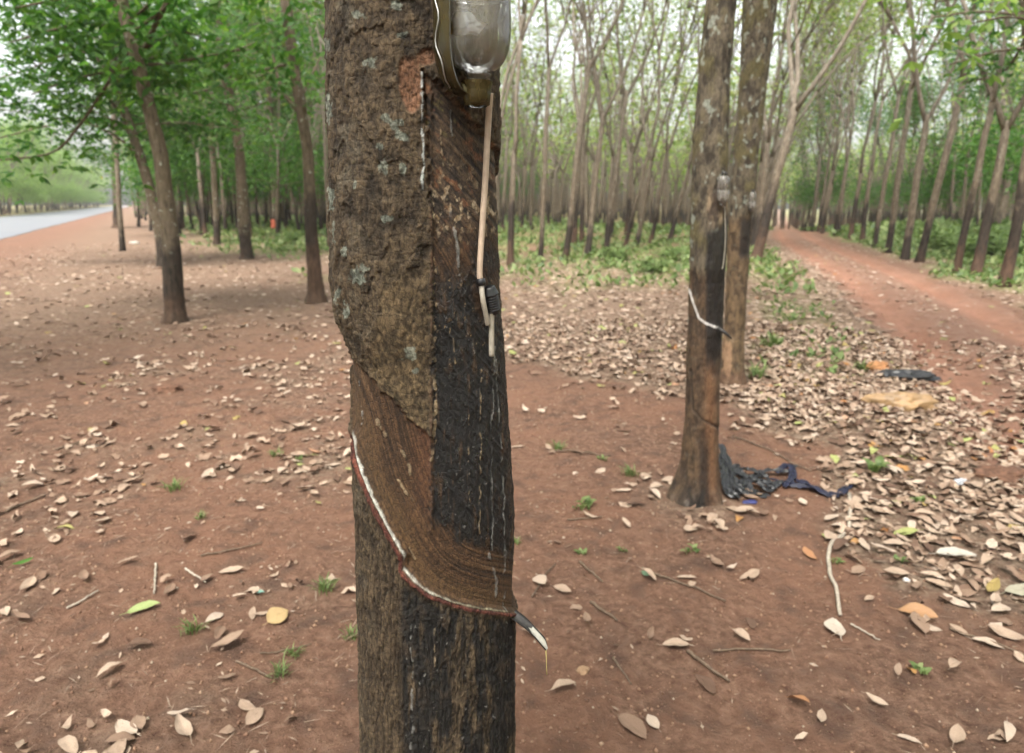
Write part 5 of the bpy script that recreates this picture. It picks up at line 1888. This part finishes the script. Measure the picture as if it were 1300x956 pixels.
# spout below the latex line
def spout():
    a = on_trunk(648, 783, -0.004)
    mid = on_plane(668, 797, a[1] - 0.012)
    e = on_plane(692, 826, a[1] - 0.02)
    ax = (e - a)
    ln = np.linalg.norm(ax)
    ax /= ln
    sd = np.cross(ax, [0, 0, 1.0])
    sd /= np.linalg.norm(sd)
    up2 = np.cross(sd, ax)
    n, m = 24, 9
    V = []
    for i in range(n):
        t = i / (n - 1)
        w = 0.0115 * (1 - 0.30 * t + 0.05 * math.sin(9 * t)) * (1 if t < 0.86 else 1 - 0.55 * (t - 0.86) / 0.14)
        sag = 0.005 * math.sin(t * math.pi) + 0.002 * t
        for j in range(m):
            s = -1 + 2 * j / (m - 1)
            V.append(ax * t * ln + sd * w * s + up2 * (abs(s) ** 1.6 * w * 0.75 + sag))
    V = np.array(V)
    V2 = V - up2 * 0.0011
    q = grid_quads(n, m)
    k = len(V)
    ring = [i * m for i in range(n)] + [(n - 1) * m + j for j in range(1, m)] + [i * m + m - 1 for i in range(n - 2, -1, -1)]
    ring = np.array(ring)
    sideq = np.stack([ring[:-1], ring[1:], ring[1:] + k, ring[:-1] + k], 1)
    root = empty('latex_spout', tuple(a), 'dark metal spout with white latex on its tip, hammered in below the latex line', 'spout')
    link('gutter', mesh_np('gutter', np.concatenate([V, V2]), np.concatenate([q, q[:, ::-1] + k, sideq]), None, True, [M['metal']]), root)
    # latex skin in the last third
    i0 = 11
    W = V.reshape(n, m, 3)[i0:, 1:-1] + up2 * 0.0012
    W = W + ax * 0.001
    jag = fbm(np.arange(m - 2) * 0.9, np.zeros(m - 2), oct=2, s=4)
    W[0] += ax[None] * (0.028 * jag)[:, None]
    link('latex_skin', mesh_np('latex_skin', W.reshape(-1, 3), grid_quads(n - i0, m - 2), None, True, [M['latex']]), root)
    d0 = V.reshape(n, m, 3)[-1, m // 2]
    mb = MB()
    mb.tube(np.array([d0, d0 + [0.001, 0, -0.015], d0 + [0.0015, 0, -0.03], d0 + [0.002, 0, -0.045]]), [0.0013, 0.0008, 0.0007, 0.0011], 6)
    link('drip_thread', mb.mesh('drip_thread', mat_simple('yellow_latex', (0.45, 0.36, 0.14), 0.4, 0.2)), root)


spout()


# ------------------------------------------------------------------ small bottles on the tapped trees
def small_bottle(T, px, py, hpx, wpx, label):
    c = T.find(px, py, 0.02)
    dep = (c - CAM) @ FW
    h, r = hpx * dep / F, wpx * dep / F / 2
    root = empty('plastic_bottle', (c[0], c[1], c[2] - h / 2), label, 'bottle', 'small bottles on the tapped trees')
    prof = [(0.001, 0), (r * 0.28, 0), (r * 0.3, h * 0.06), (r * 0.6, h * 0.10), (r * 0.95, h * 0.18), (r, h * 0.24), (r, h * 0.5), (r * 0.93, h * 0.52), (r, h * 0.54), (r, h * 0.86), (r * 0.85, h * 0.92), (r * 0.4, h * 0.96), (r * 0.36, h)]
    V, Q, _ = lathe(prof, 24)
    link('body', mesh_np('body', V, Q, None, True, [plastic('cloudy_plastic', (0.8, 0.79, 0.76), 0.15, 0.8, (0.24, 0.215, 0.185))]), root)
    mb = MB()
    mb.add(*lathe([(0.0, h * 1.0 + 0.012), (r * 0.42, h * 1.0 + 0.012), (r * 0.42, h - 0.004), (0, h - 0.004)], 16))
    link('cap', mb.mesh('cap', M['metal']), root)
    return root


small_bottle(T2, 918, 242, 40, 15, 'small cloudy bottle strapped to the black striped tapped tree')
small_bottle(T3, 955, 256, 26, 9, 'small cloudy bottle strapped to the mossy tapped tree')
# thin tube below the bottle, and the spout of the second tree
L = spline(np.array([T2.find(920, 262, 0.012), T2.find(921, 300, 0.012), T2.find(919, 330, 0.01), T2.find(917, 342, 0.008)]), 24)
mb = MB()
mb.tube(L - L[0], 0.0018, 8)
tag(link('thin_tube', mb.mesh('thin_tube', M['tube2']), None, tuple(L[0])), 'thin pale tube below the bottle on the black striped tree', 'tube')
a_ = T2.find(911, 416, 0.0)
e_ = on_plane(929, 430, a_[1] - 0.02)
mb = MB()
mb.tube(np.array([a_, a_ * 0.5 + e_ * 0.5 + [0, 0, 0.004], e_]) - a_, [0.007, 0.008, 0.004], 8)
tag(link('latex_spout', mb.mesh('latex_spout', M['metal']), None, tuple(a_)), 'small dark spout at the end of the thin latex line on the black striped tree', 'spout')


# ------------------------------------------------------------------ rubbish on the ground
def strip(pix, w, lift, seed, mat, parent, c0, name, flat=0.5):
    P = np.array([ground_at(x_, y_) + [0, 0, l_] for (x_, y_), l_ in zip(pix, lift)])
    S = spline(P, 46)
    rs = np.random.RandomState(seed)
    k = np.arange(46)
    S = S + 0.012 * np.stack([fbm(k * 0.25, k * 0 + 1, oct=2, s=seed), fbm(k * 0.25, k * 0 + 2, oct=2, s=seed), 0.6 * fbm(k * 0.25, k * 0 + 3, oct=2, s=seed)], 1)
    Tn = norm(np.gradient(S, axis=0))
    Sd = norm(np.cross(Tn, np.array([0, 0, 1.0])))
    Up = np.cross(Sd, Tn)
    m = 15
    c = np.linspace(-1, 1, m)[None]
    kk = k[:, None]
    tw = 0.9 * fbm(k * 0.12, k * 0 + 5, oct=2, s=seed + 4)[:, None]
    ww = w * 1.5 * (1 + 0.4 * fbm(k * 0.3, k * 0, oct=2, s=seed + 1))[:, None] * (0.35 + 0.65 * np.sin(np.clip((k + 3) / 51, 0, 1) * math.pi) ** 0.4)[:, None]
    fold = 0.75 * fbm(c * 2.6 + 0 * kk, kk * 0.13 + 0 * c + seed, oct=3, s=seed + 2) + 0.25 * fbm(c * 5 + 0 * kk, kk * 0.5 + 0 * c, oct=2, s=seed + 3)
    a_ = c * ww * np.cos(tw) - fold * ww * np.sin(tw)
    b_ = c * ww * np.sin(tw) + fold * ww * np.cos(tw)
    V = S[:, None] + Sd[:, None] * a_[..., None] + Up[:, None] * b_[..., None]
    V[..., 2] = np.maximum(V[..., 2], gh(V[..., 0], V[..., 1]) + 0.003)
    mb = MB()
    mb.add(V.reshape(-1, 3) - c0, grid_quads(46, m))
    link(name, mb.mesh(name, mat), parent)


M['bluep'] = mat_simple('navy_cloth', (0.011, 0.012, 0.026), 0.5, 0.5, 40, 0.5)
g0 = ground_at(930, 625)
rag = empty('torn_plastic', tuple(g0), 'tangle of torn black plastic strips at the foot of the black striped tree', 'plastic')
for i, (pix, w, lift) in enumerate([
    ([(914, 588), (922, 605), (930, 622), (948, 630), (962, 626)], 0.017, [0.12, 0.09, 0.05, 0.02, 0.015]), ([(914, 594), (918, 612), (924, 630), (938, 636)], 0.015, [0.09, 0.07, 0.03, 0.015]),
    ([(918, 600), (935, 615), (955, 618), (972, 628), (984, 618)], 0.015, [0.08, 0.07, 0.05, 0.03, 0.02]), ([(925, 612), (945, 604), (968, 610), (985, 622)], 0.013, [0.04, 0.045, 0.035, 0.02]),
    ([(940, 628), (955, 612), (975, 604), (1000, 604), (1008, 598)], 0.013, [0.02, 0.03, 0.035, 0.03, 0.035]), ([(921, 620), (927, 630), (936, 629), (945, 618)], 0.017, [0.05, 0.02, 0.02, 0.04]),
    ([(932, 606), (944, 618), (956, 630), (975, 632)], 0.015, [0.08, 0.05, 0.02, 0.015]), ([(916, 604), (921, 622), (931, 634)], 0.013, [0.09, 0.04, 0.015]), ([(950, 622), (966, 618), (980, 624), (990, 616)], 0.014, [0.05, 0.04, 0.03, 0.03])]):
    strip(pix, w, lift, 900 + i, M['blackp'], rag, g0, 'strip')
g1 = ground_at(1030, 622)
rag2 = empty('twisted_cloth', tuple(g1), 'dark blue twisted cloth trailing away from the torn black plastic', 'cloth')
for i, (pix, w, lift) in enumerate([
    ([(978, 612), (1000, 618), (1025, 622), (1050, 630), (1070, 626), (1081, 617)], 0.015, [0.02, 0.02, 0.02, 0.015, 0.015, 0.02]), ([(985, 606), (1000, 598), (1006, 610), (996, 622)], 0.014, [0.03, 0.04, 0.03, 0.02]),
    ([(1010, 612), (1035, 624), (1058, 632), (1076, 622)], 0.014, [0.02, 0.02, 0.01, 0.02])]):
    strip(pix, w, lift, 950 + i, M['bluep'], rag2, g1, 'fold')


def lump(name, px, py, size, seed, mat, label, cat, rz=0, tail=None):
    g = ground_at(px, py)
    nu, nv = 48, 30
    th = np.linspace(0, 2 * math.pi, nu + 1)[:-1][None]
    ph = np.linspace(0.02, math.pi - 0.02, nv)[:, None]
    d = np.stack([np.sin(ph) * np.cos(th), np.sin(ph) * np.sin(th), np.cos(ph) + 0 * th], -1)
    n = fbm(d[..., 0] * 1.3 + seed, d[..., 1] * 1.3, d[..., 2] * 1.3, oct=2, s=seed) * 0.45
    rdg = (0.5 - np.abs(fbm(d[..., 0] * 2.6, d[..., 1] * 2.6, d[..., 2] * 2.6, oct=3, s=seed + 3))) * 0.35
    r = 1 + n + rdg
    if tail is not None:
        r = r * (1 + 0.9 * np.exp(-((np.angle(np.exp(1j * (th - tail))) / 0.4) ** 2)) * np.sin(ph) ** 2)
    V = d * r[..., None] * np.array(size)
    V[..., 2] = np.clip(V[..., 2], -size[2] * 0.35, None) + size[2] * 0.3
    V = V.reshape(-1, 3)
    k = len(V)
    V = np.concatenate([V, V[:nu].mean(0)[None], V[-nu:].mean(0)[None]])
    j = np.arange(nu)
    T = np.concatenate([np.stack([np.full(nu, k), j, (j + 1) % nu], 1), np.stack([np.full(nu, k + 1), (nv - 1) * nu + (j + 1) % nu, (nv - 1) * nu + j], 1)])
    o = link(name, mesh_np(name, V, grid_quads(nv, nu, True)[:, ::-1], T, True, [mat]), None, tuple(g))
    o.rotation_euler = (0, 0, rz)
    tag(o, label, cat)
    return o


M['tanbag'] = mat_simple('tan_bag', (0.25, 0.155, 0.075), 0.5, 0.45, 9, 0.5, 0.4)
M['orange'] = mat_simple('orange_scrap', (0.27, 0.125, 0.05), 0.6, 0.3, 20, 0.4)
M['brownclump'] = mat_simple('brown_clump', (0.10, 0.05, 0.03), 0.85, 0.5, 40, 0.6)
lump('crumpled_bag', 1133, 516, (0.17, 0.10, 0.075), 3, M['tanbag'], 'crumpled tan plastic bag half sunk in the leaf drift', 'bag', -0.35, 0.0)
lump('torn_bag', 1142, 480, (0.17, 0.075, 0.05), 9, M['blackp'], 'torn black bag in the leaves behind the tan bag', 'bag', -0.2, 0.1)
lump('orange_scrap', 1114, 470, (0.10, 0.06, 0.06), 14, M['orange'], 'orange scrap lying left of the torn black bag', 'scrap', 0.3)
lump('soil_clump', 212, 497, (0.11, 0.055, 0.04), 21, M['brownclump'], 'dark brown clump on open soil below the leaning tree', 'clump', 0.1)
lump('soil_clump', 1275, 606, (0.16, 0.08, 0.04), 24, M['brownclump'], 'dark brown clump in the leaf drift near the right edge', 'clump', 0.0)
lump('plastic_scrap', 432 + 520, 638, (0.035, 0.018, 0.008), 31, mat_simple('blue_scrap', (0.03, 0.033, 0.11), 0.5), 'blue plastic scrap below the dark twisted cloth', 'scrap', 0.1)
lump('paper_scrap', 1220, 614, (0.035, 0.02, 0.02), 35, mat_simple('white_scrap', (0.40, 0.42, 0.45), 0.5), 'white crumpled scrap among dry leaves', 'scrap', 0.1)
lump('paper_scrap', 171, 309, (0.16, 0.1, 0.06), 36, mat_simple('white_scrap2', (0.36, 0.33, 0.29), 0.6), 'pale scrap on the soil beyond the leaning trees', 'scrap', 0.1)
lump('stone', 740, 853, (0.017, 0.014, 0.013), 41, mat_simple('tan_stone', (0.27, 0.17, 0.10), 0.8), 'small round tan stone in the leaves below the spout', 'stone')
lump('stone', 1150, 737, (0.012, 0.01, 0.008), 42, mat_simple('pale_stone', (0.5, 0.47, 0.43), 0.8), 'little white stone on soil before the leaf drift', 'stone')

# ------------------------------------------------------------------ air
HAZE = 0.0004
if HAZE:
    hz, nt, out = newmat('air')
    pv = nt.nodes.new('ShaderNodeVolumePrincipled')
    pv.inputs['Color'].default_value = (0.93, 0.96, 0.95, 1)
    pv.inputs['Density'].default_value = HAZE
    pv.inputs['Anisotropy'].default_value = 0.2
    nt.links.new(pv.outputs[0], out.inputs['Volume'])
    x0, x1, y0, y1, z0, z1 = -260, 260, -12, 420, -22, 24
    Vb = [(x, y, z) for z in (z0, z1) for y in (y0, y1) for x in (x0, x1)]
    Qb = [(0, 2, 3, 1), (4, 5, 7, 6), (0, 1, 5, 4), (2, 6, 7, 3), (0, 4, 6, 2), (1, 3, 7, 5)]
    tag(link('haze', mesh_np('haze', Vb, Qb, None, False, [hz])), 'thin pale haze in the air between the trees', 'haze', None, 'stuff')

# ------------------------------------------------------------------ light, sky, camera
SUN_EL, SUN_AZ = R(58), R(200)          # azimuth of the sun, clockwise from +Y
w = bpy.data.worlds.new('World')
scene.world = w
w.use_nodes = True
nt = w.node_tree
nt.nodes.clear()
k = NT(nt)
sky = k.n('ShaderNodeTexSky', sky_type='NISHITA', sun_disc=False)
sky.sun_elevation = SUN_EL
sky.sun_rotation = SUN_AZ
sky.dust_density = 6.0
sky.air_density = 1.2
hs = k.n('ShaderNodeHueSaturation')
hs.inputs['Saturation'].default_value = 0.22
k.l(sky.outputs[0], hs.inputs['Color'])
bg = k.n('ShaderNodeBackground')
bg.inputs['Strength'].default_value = 0.135
k.l(hs.outputs[0], bg.inputs['Color'])
wo = k.n('ShaderNodeOutputWorld')
k.l(bg.outputs[0], wo.inputs['Surface'])

sl = bpy.data.lights.new('sun', 'SUN')
sl.energy = 1.5
sl.angle = R(18)
sl.color = (1.0, 0.96, 0.9)
so = bpy.data.objects.new('sun', sl)
COL.objects.link(so)
sd = Vector((math.sin(SUN_AZ) * math.cos(SUN_EL), math.cos(SUN_AZ) * math.cos(SUN_EL), math.sin(SUN_EL)))
so.rotation_euler = (-sd).to_track_quat('-Z', 'Y').to_euler()
so.location = sd * 50

cd = bpy.data.cameras.new('camera')
cd.sensor_fit = 'HORIZONTAL'
cd.sensor_width = 36
cd.lens = 36 * F / 1300
cd.shift_y = -(478 - CY) / 1300
cd.clip_start = 0.05
cd.clip_end = 2000
cd.dof.use_dof = True
cd.dof.focus_distance = 0.96
cd.dof.aperture_fstop = 5.6
co = bpy.data.objects.new('camera', cd)
COL.objects.link(co)
co.location = (0, 0, H)
co.rotation_euler = (math.pi / 2 - TILT, 0, 0)
scene.camera = co

scene.view_settings.view_transform = 'Standard'
scene.view_settings.look = 'None'
scene.view_settings.exposure = 2.0
scene.view_settings.gamma = 1
scene.render.engine = 'CYCLES'
cy_ = scene.cycles
cy_.use_denoising = True
try:
    cy_.denoiser = 'OPENIMAGEDENOISE'
    cy_.denoising_input_passes = 'RGB_ALBEDO_NORMAL'
    cy_.denoising_prefilter = 'ACCURATE'
except Exception as e:
    print(e)
cy_.max_bounces = 8
cy_.diffuse_bounces = 4
cy_.glossy_bounces = 2
cy_.transmission_bounces = 5
cy_.transparent_max_bounces = 12
cy_.volume_bounces = 1
cy_.sample_clamp_indirect = 6
cy_.caustics_reflective = False
cy_.caustics_refractive = False
cy_.use_adaptive_sampling = True
cy_.adaptive_threshold = 0.015
